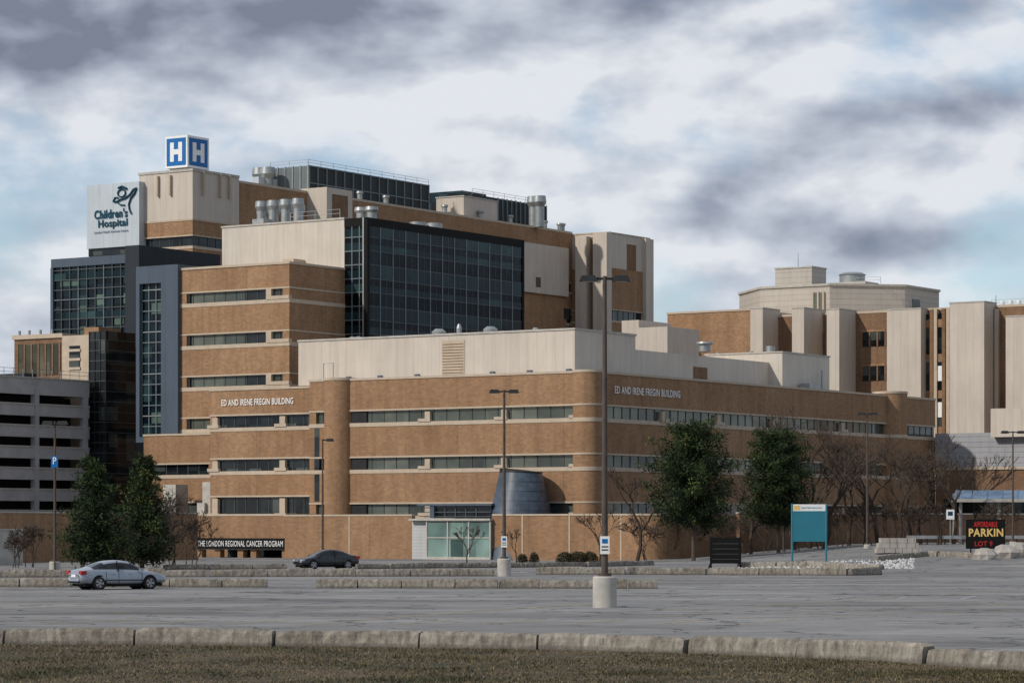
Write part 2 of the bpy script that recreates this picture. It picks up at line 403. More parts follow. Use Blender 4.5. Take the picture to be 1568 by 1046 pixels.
g.box('wall_right',brick,yr-.5,yr,yb+rr,br,-.5,wz); g.box('coping',stone,yr-.56,yr+.06,yb+rr,br+.06,wz,wz+.16)
for px in (535,800,872,951):
    a=fa(px,yb); g.box('joint_pilaster',stone,a-.07,a+.07,yb-.04,yb+.02,0,wz)
g.done()
g=BG('entrance_vestibule',yv0,yb)
g.box('louvre_wall',panelmat('white_louvre',(.5,.5,.49),.3,True,.4),yv0+.01,fa(657,yb),yb-.02,yb+3,0,3.7)
g.box('glazing',ggreen,fa(657,yb)+.02,yv1-.01,yb-.35,yb+3.2,.15,3.6)
g.box('plinth',concl,fa(657,yb)-.05,yv1+.05,yb-.45,yb+3.2,-.2,.15)
a0=fa(657,yb);n=3
for i in range(n+1):
    a=a0+(yv1-a0)*i/n; g.box('frames',concl,a-.07,a+.07,yb-.42,yb-.3,.15,3.65)
for z in(.15,2.0,3.55): g.box('frames',concl,a0,yv1,yb-.41,yb-.3,z,z+.1)
g.box('roof',concl,yv0,yv1+.1,yb-.6,yb+3.4,3.66,3.85)
g.box('skylight',gdark,fa(655,yb),fa(742,yb),yb+1.2,yb+4,3.9,5.0)
for i in range(5):
    a=fa(655,yb)+i*1.2; g.box('skylight_frames',fmetal,a-.05,a+.05,yb+1.1,yb+1.25,3.9,5.1)
for i in range(3): g.box('skylight_frames',fmetal,fa(640,yb),fa(742,yb),yb+1.05,yb+1.2,4.0+i*.42,4.08+i*.42)
g.box('skylight_roof',bluegrey,fa(632,yb)-.1,fa(745,yb),yb+.8,yb+4.4,5.05,5.25)
g.box('frames',bluegrey,fa(650,yb),fa(656,yb),yb+.9,yb+1.3,3.9,5.05)
g.done()
cb=-2.4; ca=fa(798,cb)
g=BG('tiled_cone_rotunda',ca,cb)
zc=ZZ(721,ca,cb)
g.cyl('cone_shell',conem,ca,cb,0,zc,3.9,1.98,48,True,(-.12,0.0))
g.cyl('cone_rim',dmetal,ca,cb,zc-.12,zc+.03,2.06,2.02,48,True,(-.12,0))
for z in (4.6,5.5,6.4,7.3):
    rr_=3.9+(1.98-3.9)*z/zc; g.cyl('tile_joints',fmetal,ca,cb,z,z+.02,rr_+.008,rr_+.003,48)
g.done()

# ================================================================== MID TOWER
tb=13.5; ta1=fa(443,tb); ta0=fa(277,tb); tg0=fa(218,tb); tz=ZZ(404,ta1,tb)
gb=fb(528,ta1)
g=BG('brick_clinic_tower',ta0,tb)
TW=[(9.1,10.2),(13.65,14.8),(18.2,19.3),(22.7,23.85),(27.3,28.4)]
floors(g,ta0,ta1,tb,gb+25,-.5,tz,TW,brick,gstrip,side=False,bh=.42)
g.box('coping',stone,ta0-.1,ta1+.1,tb-.1,gb-.02,tz,tz+.25)
for w0,w1 in TW:
    g.box('dark_panels',dmetal,ta0+.81,fa(290,tb),tb+.1,tb+.5,w0,w1)
    a=fa(412,tb); g.box('window_piers',stone,a-.35,a+.35,tb-.1,tb+.4,w0,w1); 
    a=fa(425,tb); g.box('window_piers',stone,a-1.4,a+1.6,tb-.12,tb+.4,w0-.02,w0+.35)
    g.box('dark_panels',dmetal,fa(430,tb),ta1-.92,tb+.1,tb+.5,w0+.35,w1)
gz=ZZ(432,ta0,tb); z0=ZZ(668,ta0,tb); gm=fa(251,tb)
g.box('bay_frame',bluegrey,gm,ta0-.02,tb-.5,tb+6,z0-.6,gz+1.9)
g.box('bay_frame',bluegrey,tg0,gm,tb-.5,tb+6,gz,gz+1.9); g.box('bay_frame',bluegrey,tg0,gm,tb-.5,tb+6,z0-.6,z0)
g.box('bay_frame',bluegrey,tg0-.5,tg0,tb-.5,tb+6,z0-.6,gz+1.9)
g.box('bay_glass',gblue,tg0+.01,gm-.01,tb,tb+5,z0,gz)
for i in range(4):
    a=tg0+(gm-tg0)*i/3; g.box('bay_mullions',cmetal,a-.05,a+.05,tb-.12,tb+.02,z0,gz)
z=z0+1.15;k=0
while z<gz:
    g.box('bay_mullions',metal if k%4==1 else cmetal,tg0,gm,tb-.1,tb+.02,z-.05,z+.05)
    z+=1.15;k+=1
mb=gb-.05; m0=fa(340,mb); mz=ZZ(336,ta1,mb)
g.box('plant_room',creamf,m0,ta1-.02,mb,mb+18,tz-.2,mz); g.box('plant_coping',concl,m0-.1,ta1,mb-.1,mb+18,mz,mz+.2)
a=fa(458,mb); g.box('plant_access_box',stone,a-.7,a+.8,mb-2,mb,tz+.2,tz+1.4)
for px in (400,418,437,456):
    for db,hh in((4,3.2),(9,3.2)):
        a=fa(px+ (0 if db==4 else 2),mb+db); vent(g,a,mb+db,mz,hh,.5)
g.box('plant_unit',metal,fa(395,mb+3),fa(412,mb+3),mb+2,mb+4,mz+.1,mz+1)
rail(g,[(fa(445,mb+.5),mb+.5),(ta1-1,mb+.5)],mz+.2,1.0)
la0=fa(220,8);la1=fa(324,8)+.5; lz=ZZ(668,la0,8)
floors(g,la0,la1,8,22,-.5,lz,[(4.2,5.6),(8.6,9.7)],brick,gdark,side=False)
g.box('coping',stone,la0-.05,la1+.02,7.92,22,lz,lz+.2)
g.done()

# ================================================================== GLASS CUBE
ga1=fa(562,gb); gb1=fb(801,ga1); gz1=ZZ(333,ga1,gb)
g=BG('black_glass_block',ga1,gb)
g.box('glass',gcube,ta1+.02,ga1,gb+.01,gb1,10,gz1-.9)
g.box('crown',black,ta1-.02,ga1+.08,gb-.08,gb1+.08,gz1-.9,gz1)
g.box('corner_post',black,ga1-.35,ga1+.12,gb-.1,gb+.35,10,gz1)
g.box('corner_post_trim',metal,ga1-.55,ga1-.37,gb-.1,gb+.1,10,gz1)
g.box('end_post',black,ga1-.2,ga1+.12,gb1-.3,gb1+.1,10,gz1)
z=12.0;rows=[]
while z<gz1-1:
    g.box('transoms',fmetal,ga1,ga1+.05,gb+.35,gb1-.3,z-.045,z+.045); g.box('transoms',cmetal,ta1,ga1-.55,gb-.04,gb+.02,z-.05,z+.05)
    rows.append(z); z+=1.5
nb=13
for i in range(1,nb):
    b=gb+(gb1-gb)*i/nb; g.box('mullions',cmetal,ga1,ga1+.08,b-.07,b+.07,12,gz1-.9)
    b2=b-(gb1-gb)/nb/2; g.box('mullions_thin',fmetal,ga1,ga1+.04,b2-.03,b2+.03,12,gz1-.9)
for i in range(1,3):
    a=ta1+(ga1-ta1)*i/3; g.box('mullions',cmetal,a-.05,a+.05,gb-.06,gb+.02,12,gz1-.9)
for i,z in enumerate(rows):
    if i%3!=1:
        g.box('spandrels',gspand,ga1,ga1+.025,gb+.36,gb1-.31,z+.06,z+(1.44 if i%3==0 else .7))
        g.box('spandrels',gspand,ta1,ga1-.56,gb-.02,gb+.02,z+.06,z+.9)
for px in(553,569): vent(g,fa(px,gb+6),gb+6,gz1,1.9,.55)
g.done()
# ================================================================== MAIN HOSPITAL
HB=45.0; HA=fa(295,HB); hz=ZZ(262,HA,HB); h0=fa(213,HB); hend=fb(876,HA); ZC=ZZ(330,HA,HB)
g=BG('main_hospital_block',HA,HB)
bq=fb(366,HA)
rowsM=[(z,z+1.2) for z in (14.5,19.1,23.7,28.3,32.9,37.5)]
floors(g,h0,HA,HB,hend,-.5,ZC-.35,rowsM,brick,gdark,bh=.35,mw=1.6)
g.box('cream_crown',cream,h0,HA,HB,bq,ZC-.35,hz); g.box('cream_band',stone,h0-.06,HA+.06,HB-.06,bq,ZC-.6,ZC-.35)
g.box('crown_coping',concl,h0-.1,HA+.1,HB-.1,bq,hz,hz+.3)
g.box('upper_wall',brick,h0,HA,bq,hend,ZC-.35,hz-.6); g.box('upper_coping',stone,h0,HA+.05,bq+.01,hend,hz-.6,hz-.3)
g.box('solid_side_wall',brick,HA-.4,HA+.03,fb(345,HA),hend-20,20,ZC-.5)
for px in (243,262):
    a=fa(px,HB); g.box('roof_posts',stone,a-.12,a+.12,HB-.35,HB+.05,hz-2.8,hz-.3)
for px in(310,336,350):
    b=fb(px,HA); g.box('roof_posts',stone,HA,HA+.35,b-.15,b+.15,hz-2.8,hz+.1)
for px0,px1,px2,zz in((470,500,530,289),):
    ba=fb(px0,HA); 
    g.box('stair_box',cream,HA-1,HA+3.2,ba,ba+5.5,ZC-4,ZZ(zz,HA,ba)); g.box('stair_box_recess',brickd,HA+3.2,HA+3.3,ba+1.2,ba+4.4,ZC-4,ZZ(zz,HA,ba)-.8)
sA=HA-5
s0=fb(472,sA); s1=fb(656,sA); sz=ZZ(254,sA,s0); zb=hz-.5
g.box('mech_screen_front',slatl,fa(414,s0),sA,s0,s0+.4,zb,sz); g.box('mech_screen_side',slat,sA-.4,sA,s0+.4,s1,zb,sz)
g.box('mech_screen_core',darkpanel,fa(414,s0)+.4,sA-.4,s0+.4,s1,zb,sz-.5)
n=14
for i in range(n+1):
    b=s0+(s1-s0)*i/n; g.box('screen_frames',cmetal,sA-.05,sA+.15,b-.08,b+.08,zb,sz+.1)
for i in range(6):
    a=fa(414,s0)+(sA-fa(414,s0))*i/5; g.box('screen_frames',metal,a-.07,a+.07,s0-.12,s0+.05,zb,sz+.1)
for z in(zb+.2,(zb+sz)/2,sz): g.box('screen_frames',cmetal,sA-.02,sA+.12,s0,s1,z-.07,z+.07)
rail(g,[(fa(414,s0),s0),(sA,s0),(sA,s1)],sz,.8)
for px in (398,410): vent(g,fa(px,s0-2),s0-2,zb,4.4,.75)
g.box('mech_box_grey',paleblue,fa(386,s0-4),fa(396,s0-4),s0-4,s0+3,zb,zb+3)
cA=HA-1.5
c0=fb(710,cA); c1=fb(762,cA); cz=ZZ(301,cA,c0)
g.box('cream_lift_room',cream,fa(668,c0),cA,c0,c1,zb,cz); g.box('lift_room_coping',concl,fa(668,c0)-.1,cA+.1,c0-.1,c1+.1,cz,cz+.15)
g.box('blue_screen',gblue,fa(657,c0+4),cA-3,c0+4,c0+10,zb,cz+1.4)
c2=fb(836,cA-2); c15=fb(762,cA-2)
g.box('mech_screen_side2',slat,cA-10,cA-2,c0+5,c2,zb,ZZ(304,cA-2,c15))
for i in range(12):
    b=c15+(c2-c15)*i/11; g.box('screen_frames',cmetal,cA-2,cA-1.85,b-.08,b+.08,zb,ZZ(304,cA-2,c15)+.1)
rail(g,[(cA-2,c0+5),(cA-2,c2)],ZZ(304,cA-2,c15),.8)
for px in(817,826): vent(g,fa(px,hend-10),hend-10,zb,4.5,.7)
for px in (624,632,640,648):
    b=fb(px,HA); vent(g,HA+4.5+(px%3),b-4,ZC-6,8.4 if px in(624,640) else 7.2,.85)
for px in (560,600,690,745,790,843,866,884): 
    vent(g,HA-1,fb(min(px,870),HA),hz-.3,1.2,.35)
b0_,b1_=fb(803,HA+.5),fb(871,HA+.5)
g.box('cream_panel_bay',cream,HA-.5,HA+.5,b0_,b1_,ZZ(455,HA,b1_),ZZ(381,HA,b1_)); 
bm=fb(824,HA+.5); g.box('panel_window',gdark,HA+.4,HA+.56,bm-.6,bm+.6,ZZ(440,HA,bm),ZZ(425,HA,bm))
g.box('stair_fill',brick,HA-.5,HA+.08,b0_-8,b1_+.01,10,ZC+.5)
aE=fa(932,hend); bE=fb(995,aE); zE=ZZ(357,aE,hend)
floors(g,HA-10,aE,hend,bE,-.5,zE-5,[(z-.2,z+1.3) for z in(14.5,19.1,23.7,28.3,33.4)],brick,gdark,bh=.3,side=True,front=False)
g.box('annex_crown',cream,HA-10,aE,hend,bE,zE-5,zE); g.box('annex_coping',stone,HA-10,aE+.08,hend-.1,bE,zE,zE+.2)
p0,p1=fa(882,hend-1),fa(899,hend-1); g.box('cream_pilaster',cream,p0,p1,hend-1.2,hend+.2,5,zE-.4)
p2,p3=fa(909,hend-1),fa(930,hend-1); g.box('cream_pilaster',cream,p2,p3,hend-1.2,hend+.2,5,zE)
g.box('brown_recess',brickd,p1,p2,hend-.1,hend+.2,5,zE-.5)
bb0=fb(984,aE); g.box('cream_end_pier',cream,aE-.3,aE+.6,bb0,bE+.1,5,zE-.05); 
bb=fb(962,aE); g.box('crown_slot',brickd,aE-.2,aE+.04,bb-.4,bb+2.2,zE-5,zE-1.2)
for z in (28.3,23.7,33.4): 
    g.box('stair_windows',gdark,HA-.2,HA+.12,hend-2.4,hend-.6,z,z+1.6)
g.done()
hb=HB+2; ha1=fa(287,hb); ha0=fa(253,hb); hb1=fb(320,ha1); z0=ZZ(256,ha1,hb); z1=ZZ(207,ha1,hb)
g=BG('hospital_h_sign',ha1,hb)
g.box('sign_box',white,ha0,ha1,hb,hb1,z0,z1)
g.box('sign_base',concl,ha0+.4,ha1-.4,hb+.4,hb1-.4,hz-.2,z0)
w=ha1-ha0; h=z1-z0
g.box('blue_face_front',blue,ha0+.25,ha1-.25,hb-.03,hb+.05,z0+.28,z1-.28)
def Hf(u): return ha0+w*u
for u0,u1,v0,v1 in((.23,.40,.2,.8),(.60,.77,.2,.8),(.40,.60,.42,.58)):
    g.box('h_letter_front',white,Hf(u0),Hf(u1),hb-.06,hb+.03,z0+h*v0,z0+h*v1)
wb=hb1-hb
g.box('blue_face_side',blue,ha1-.05,ha1+.03,hb+.3,hb1-.3,z0+.28,z1-.28)
for u0,u1,v0,v1 in((.23,.40,.2,.8),(.60,.77,.2,.8),(.40,.60,.42,.58)):
    g.box('h_letter_side',white,ha1-.03,ha1+.06,hb+wb*u0,hb+wb*u1,z0+h*v0,z0+h*v1)
g.done()
cb=HB-1.0; c0=fa(133,cb); c1=fa(213,cb)
g=BG('childrens_hospital_block',c1,cb)
ztp=ZZ(278,c1,cb); zbp=ZZ(376,c1,cb)
g.box('clad_wall',paleblue,c0,c1,cb,cb+12,zbp,ztp); g.box('lower_wall',darkpanel,c0,c1,cb+.4,cb+12,0,zbp-.9); g.box('strip_window',gdark,c0,c1,cb+.3,cb+12,zbp-.9,zbp)
def cx(px): return fa(px,cb)
def cz(py): return ZZ(py,c1,cb)
text_front(g,'lettering',navy,"Children's",cx(145),cx(196),cb-.1,cz(331.5),cz(317),.035)
text_front(g,'lettering',navy,"Hospital",cx(151),cx(196),cb-.1,cz(348),cz(333),.035)
text_front(g,'lettering_small',navy,"London Health Sciences Centre",cx(145),cx(197),cb-.1,cz(353.5),cz(350),.02)
def arc(pts,r=.16):
    for p,q in zip(pts,pts[1:]): g.tube('logo_figure',navy,(cx(p[0]),cb-.12,cz(p[1])),(cx(q[0]),cb-.12,cz(q[1])),r,r,6)
arc([(187+6*math.cos(t/10*2*math.pi),294+6*math.sin(t/10*2*math.pi)) for t in range(11)],.09)
arc([(174,306),(179,307),(185,304),(193,302),(200,297),(205,290),(210,288)],.11)
arc([(210,288),(207,296),(201,303),(198,312),(199,320),(202,327)],.11)
arc([(182,286),(188,284),(195,288)],.15); arc([(174,306),(177,300),(182,301)],.09); arc([(181,308),(185,312),(192,313)],.09)
g.done()
# ================================================================== WEST GLASS BUILDING
wb=24.0; w0=fa(80,wb); w1=fa(218,wb); wm=fa(197,wb); wz1=ZZ(388,w1,wb)
g=BG('west_glass_building',w1,wb)
g.box('glass',gblue,w0,wm,wb+.3,wb+14,0,wz1-1.0)
g.box('top_frame',bluegrey,w0-.2,wm,wb,wb+14,wz1-1.0,wz1); g.box('left_frame',bluegrey,w0-.3,w0+.1,wb,wb+14,0,wz1-1.0)
g.box('dark_column',darkpanel,wm,w1,wb-.6,wb+14,0,wz1+.9)
n=9
for i in range(1,n):
    a=w0+(wm-w0)*i/n; g.box('mullions',cmetal if i%3==0 else fmetal,a-.05,a+.05,wb+.12,wb+.32,0,wz1-1)
z=2.0;k=0
while z<wz1-1:
    g.box('transoms',cmetal if k%4==0 else fmetal,w0,wm,wb+.15,wb+.32,z-.05,z+.05)
    if k%4==2: g.box('spandrels',gspand,w0,wm,wb+.2,wb+.31,z+.07,z+.8)
    z+=1.15;k+=1
g.box('ground_glass_box',bluegrey,fa(162,wb-3),fa(197,wb-3),wb-3,wb,0,ZZ(670,wm,wb))
g.done()
# ================================================================== PARKING GARAGE
pa=-76.0; gb0=-30.0; gbE=fb(137,pa)
g=BG('parking_garage',pa,gbE)
ztop=ZZ(583,pa,gbE)
z=ztop
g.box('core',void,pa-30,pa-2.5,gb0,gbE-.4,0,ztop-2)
k=0
while z>1.5:
    top=z; bot=z-(1.35 if k else 1.9)
    g.box('spandrels',garc,pa-.25,pa,gb0,gbE,bot,top); g.box('spandrel_ledge',concl,pa-.3,pa+.08,gb0,gbE,top-.12,top+.03)
    g.box('decks',garc,pa-30,pa-.26,gb0,gbE,bot+.2,bot+.5)
    g.box('spandrels_end',garc,pa-30,pa-.25,gbE-.3,gbE-.05,bot,top)
    z=bot-.98; k+=1
for px in (-40,56,131):
    b=fb(px,pa); g.box('columns',garc,pa-.6,pa+.12,b-.3,b+.3,0,ztop-1.2)
rail(g,[(pa-.2,gb0),(pa-.2,gbE)],ztop,.9,step=1.5)
g.box('rooftop_wall',darkpanel,pa-26,pa-8,gbE-2,gbE,ztop-1,ztop+1)
g.done()
g=BG('garage_stair_tower',pa,gbE)
sb=gbE+.8
a0_,a1_=fa(137,sb),fa(162,sb)
zs=ZZ(507,a1_,sb)
g.box('glass_shaft',gdark,a0_,a1_,sb,sb+5,0,zs)
z=1
while z<zs: g.box('shaft_frames',fmetal,a0_,a1_+.05,sb-.06,sb+5,z-.04,z+.04); z+=1.15
for i in range(4):
    a=a0_+(a1_-a0_)*i/3; g.box('shaft_frames',dmetal,a-.05,a+.05,sb-.08,sb+.02,0,zs)
a0c=fa(95,sb+.5); g.box('stair_core',stone,a0c,a0_-.02,sb+.5,sb+5,0,ZZ(512,a0_,sb)); 
am=fa(118,sb); g.box('stair_core_high',brick,am,a0_+.3,sb+1.2,sb+5,ZZ(512,a0_,sb),ZZ(500,a0_,sb))
g.box('stair_slot',gdark,fa(102,sb),fa(118,sb),sb+.42,sb+.6,ZZ(565,a0_,sb),ZZ(528,a0_,sb))
for py in(535,549,563): g.box('stair_slot_bars',stone,fa(101,sb),fa(119,sb),sb+.36,sb+.6,ZZ(py+2,a0_,sb),ZZ(py-2,a0_,sb))
g.done()
ob=sb+2.5; o0=fa(22,ob); o1=fa(96,ob); oz=ZZ(517,o1,ob)
g=BG('garage_office_block',o1,ob)
g.box('walls',brickd,o0,o1,ob,ob+4,0,oz); g.box('coping',stone,o0-.2,o1+.1,ob-.2,ob+4,oz,oz+.5)
g.box('glass',glassmat('bronze_glass',[(0,(.04,.037,.025)),(.4,(.065,.062,.04)),(.8,(.10,.095,.065))],1.0,2,1.4),o0+.6,o1-.4,ob-.05,ob+1,oz-4.2,oz-.6)
for i in range(7):
    a=o0+.6+(o1-o0-1)*i/6; g.box('frames',brickd,a-.12,a+.12,ob-.12,ob,oz-4.2,oz-.6)
for px in(30,45,62,80): a=fa(px,ob+1); g.cyl('roof_vent',metal,a,ob+1,oz+.5,oz+1.1,.15,.15,8)
g.done()
# ================================================================== EAST PATIENT WING
eb=107.0; ez=30.8
g=BG('east_patient_wing',fa(1300,eb),eb)
A0=fa(1022,eb); A1=fa(1640,eb)
rowsE=[(z,z+1.9) for z in(8,12.6,17.2,21.8,26.2)]
fbk=eb+22
bl=eb-3; L0=fa(1022,bl); L1=fa(1149,bl)
g.box('brick_block',brick,L0,L1,bl,fbk,-.5,ez+.5); g.box('brick_block_coping',stone,L0-.1,L1+.1,bl-.1,fbk,ez+.5,ez+.75)
g.box('brick_wall',brickd,L1,A1,eb,fbk,-.5,ez-.3); g.box('brick_coping',stone,L1,A1,eb-.06,fbk,ez-.3,ez)
def winbay(x0,x1,n,mat=gdark):
    a0,a1=fa(x0,eb),fa(x1,eb)
    for w0_,w1_ in rowsE:
        g.box('bay_windows',mat,a0,a1,eb-.04,eb+.3,w0_,w1_)
        for i in range(n+1):
            a=a0+(a1-a0)*i/n; g.box('bay_frames',brickd,a-.1,a+.1,eb-.12,eb,w0_,w1_)
        g.box('bay_frames',brick,a0,a1,eb-.1,eb,w1_,w1_+.25)
winbay(1320,1356,3); winbay(1240,1262,2)
def fin(x1,x2,p,ztop,zbot=0):
    b=eb-p; a0,a1=fa(x1,b),fa(x2,b)
    g.box('cream_fins',cream,a0,a1,b,eb+.5,zbot,ztop); g.box('fin_coping',concl,a0-.06,a1+.06,b-.06,eb+.5,ztop,ztop+.15)
    return a1,b
a,b=fin(1149,1168,4.2,ez+.6)
fin(1213,1231,5.2,ez+.3); fin(1266,1285,4.6,ez); fin(1358,1410,2.0,ez-.2); 
fin(1454,1507,3.2,ez+.2); fin(1540,1600,3.4,ez-1.8)
a0,a1=fa(1412,eb),fa(1455,eb)
g.box('stair_glass',gdark,a0,a1,eb-.5,eb,5,ez-.8)
for i,u in enumerate((0,.14,.42,.56,.85,1)):
    a=a0+(a1-a0)*u; g.box('stair_piers',stone if i%2 else brickd,a-.22,a+.22,eb-.75,eb,5,ez-.2)
for w0_,w1_ in rowsE: g.box('stair_spandrels',brick,a0,a1,eb-.55,eb,w1_+.2,w1_+1.2); 
for w0_,w1_ in rowsE[:4]: g.box('stair_blinds',white,a0+(a1-a0)*.58,a0+(a1-a0)*.80,eb-.58,eb,w0_-.3,w1_-.3)
a=fa(1517,eb-.3); g.box('stair_glass',gdark,a-.3,a+.5,eb-.2,eb,5,ez-2); a=fa(1528,eb); g.box('cream_strip',cream,a-.25,a+.2,eb-.5,eb,5,ez-.5)
vent(g,fa(1476,eb+3),eb+3,ez,.8,.3)
oc_d=410.0; ox,oy=WX(1284,oc_d),oc_d
da,db=ox-C0[0],oy-C0[1]; oa=da*e1[0]+db*e1[1]; obb=da*e2[0]+db*e2[1]
Ro=13.9; pts=[(oa+Ro*math.cos(math.radians(22.5+45*i)),obb+Ro*math.sin(math.radians(22.5+45*i))) for i in range(8)]
zo=WZ(439,oc_d-12); g.prism('octagon_plant_house',creamh,pts,ez-1,zo)
g.prism('octagon_coping',concl,[(oa+(x-oa)*1.015,obb+(y-obb)*1.015) for x,y in pts],zo,zo+.3)
bo=obb-Ro*math.cos(math.radians(22.5)); g.box('octagon_window',gstrip,fa(1246,bo),fa(1262,bo),bo-.25,bo+1,ez+.1,zo-.9)
for px in(1246,1254,1262): g.box('octagon_window_frame',stone,fa(px,bo)-.12,fa(px,bo)+.12,bo-.35,bo,ez,zo-.8)
ao=oa+Ro*math.cos(math.radians(22.5)); b_=obb-2; g.box('octagon_window',gdark,ao-.5,ao+.1,b_-1,b_+1.2,ez+.1,zo-1.5)
ub=obb-6; u0,u1=fa(1187,ub),fa(1243,ub); zu=WZ(408,oc_d-6); ub1=fb(1265,u1)
g.box('upper_plant_box',creamh,u0,u1,ub,ub1,zo,zu); g.box('upper_coping',concl,u0-.1,u1+.1,ub-.1,ub1+.1,zu,zu+.2)
va=fa(1305,ub); g.cyl('exhaust_drum',metal,va,ub,zo+.2,zo+1.9,1.75,1.75,28); g.cyl('exhaust_drum',metal,va,ub,zo+1.9,zo+2.2,1.9,1.4,28); g.box('exhaust_base',creamh,va-3,va+3,ub-2,ub+2,zo+.2,zo+.8)
g.tube('antenna',metal,(fa(1217,ub),ub+1,zu),(fa(1217,ub),ub+1,zu+2.2),.06,.03,5)
rail(g,[(va+2,ub-3),(oa+11,ub-3)],zo+.3,.9)
g.done()
g=BG('low_cream_plant_building',fa(960,70),70)
for x0_,x1_,py,b in((952,978,490,86),(978,1022,500,86)):
    a0,a1=fa(x0_,b),fa(x1_,b); g.box('volumes',cream,a0,a1,b,b+8,0,ZZ(py,a1,b))
a0,a1=fa(932,98),fa(1022,98); g.box('volumes_back',brick,a0,a1,98,104,0,ZZ(512,a1,98)); g.box('volumes_coping',stone,a0,a1,97.9,104,ZZ(512,a1,98),ZZ(508,a1,98))
g.done()
g=BG('far_east_wing',fa(1568,135),135)
a0,a1=fa(1518,135),fa(1640,135); z1=ZZ(470,a0,135); g.box('walls',cream,a0,a1,135,150,0,z1); rail(g,[(a0,135),(a1,135)],z1,.9)
g.tube('mast',metal,(fa(1525,136),136,z1),(fa(1525,136),136,z1+1.6),.08,.05)
for px in(1535,1548,1560): g.cyl('dish',white,fa(px,136),136,z1,z1+.8,.4,.3,10)
g.done()
g=BG('east_service_building',10,75)
lb=72; l0=fa(1432,lb); l1=fa(1640,lb); zl=ZZ(716,l0,lb)
g.box('louvre_wall',greyh,l0,l1,lb,lb+8,zl,ZZ(664,l0,lb)); g.box('base_wall',brickd,l0,l1,lb+.05,lb+8,-.5,zl-.3)
b_=lb-1; g.box('white_box',cream,fa(1517,b_),fa(1600,b_),b_,b_+4,ZZ(671,l0,b_),ZZ(628,l0,b_))
g.box('plinth_band',stone,l0,l1,lb-.1,lb+8,zl-.3,zl)
g.box('base_windows',gdark,l0+1,l1,lb-.05,lb+1,4.6,6.2)
g.done()
g=G('walkway_canopy',(WX(1530,270),270,gh(50,270)))
zc_=WZ(765,270)-gh(50,270)
V=[(-4.6,-2.2,zc_),(12,-2.2,zc_),(12,2.6,zc_+.9),(-3.6,2.6,zc_+.9),(-4.6,-2.2,zc_-.2),(12,-2.2,zc_-.2),(12,2.6,zc_+.7),(-3.6,2.6,zc_+.7)]
g.mesh('roof',canopyb,V,[(0,1,2,3),(4,7,6,5),(0,4,5,1),(1,5,6,2),(2,6,7,3),(3,7,4,0)])
g.box('fascia',concl,-4.7,12.1,-2.32,-2.21,zc_-.24,zc_+.06)
for x in(-3.8,-.3,3.2,6.7,10): g.box('posts',concl,x-.13,x+.13,-1.8,-1.54,0,zc_-.1); g.box('posts',concl,x-.13,x+.13,2.1,2.36,0,zc_+.6)
for i in range(12): g.tube('roof_ribs',canopyb,(-4.3+i*1.4,-2.2,zc_+.04),(-3.5+i*1.4,2.6,zc_+.94),.05,.05,4)
g.done()
def polywall(name,pts,zt_,mat,t=.4,cop=True,zbot=-.5):
    g=G(name,(pts[0][0],pts[0][1],0))
    o=Vector((pts[0][0],pts[0][1]))
    for (x0,y0),(x1,y1) in zip(pts,pts[1:]):
        d=Vector((x1-x0,y1-y0)).normalized(); n=Vector((-d.y,d.x))*t/2
        p=Vector((x0,y0))-o;q=Vector((x1,y1))-o
        g.prism('wall',mat,[tuple(p-n),tuple(q-n),tuple(q+n),tuple(p+n)],zbot,zt_)
        n*=1.3
        if cop: g.prism('coping',concl,[tuple(p-n),tuple(q-n),tuple(q+n),tuple(p+n)],zt_,zt_+.14)
    g.done()
polywall('brick_retaining_wall',[(WX(1130,272),272),(WX(1260,282),282),(WX(1420,292),292),(WX(1640,300),300)],WZ(787,280),brickd)
polywall('garden_wall',[(WX(-60,245),245),(WX(110,262),262),(WX(300,275),275)],WZ(786,262),brick)
polywall('cream_wall',[(WX(-60,232),232),(WX(33,236),236)],WZ(812,234),concl)

# ================================================================== CANCER PROGRAM ENTRANCE
eb_=-5.0
g=BG('cancer_program_entrance',fa(370,eb_),eb_)
E0,E1=fa(300,eb_),fa(436,eb_)-.1
zs0,zs1=ZZ(841,E1,eb_),ZZ(824,E1,eb_)
g.box('sign_fascia',black,E0,E1,eb_,eb_+.8,zs0,zs1)
text_front(g,'sign_letters',white,'THE LONDON REGIONAL CANCER PROGRAM',E0+.3,E1-.1,eb_-.05,zs0+.27,zs1-.25,.0)
g.box('fascia_wall',brick,E0,E1,eb_+.3,eb_+6,zs1,4.15)
g.box('coping',stone,E0,E1,eb_+.25,eb_+6,4.15,4.35)
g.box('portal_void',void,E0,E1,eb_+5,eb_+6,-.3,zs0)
g.box('ceiling',concl,E0,E1,eb_+.1,eb_+5,zs0-.05,zs0)
for px in(302,330,365,385,433):
    a=fa(px,eb_); g.box('columns',brick,a-.35,a+.35,eb_+.3,eb_+1,-.3,zs0)
g.box('door_glass',ggreen,fa(338,eb_),fa(360,eb_),eb_+4.6,eb_+4.8,-.2,1.7)
for px in(250,310):
    a=fa(px,4); g.box('white_pylons',concl,a,a+1.7,4,6,0,ZZ(742 if px==250 else 738,a,4)); g.box('white_pylons',concl,a-.4,a+.6,3.6,5.5,0,ZZ(770,a,4))
a0,a1=fa(225,3),fa(330,3); g.box('low_wall',brick,a0,a1,3,3.5,-.3,4.0); g.box('low_coping',stone,a0,a1,2.95,3.55,4.0,4.2)
g.done()

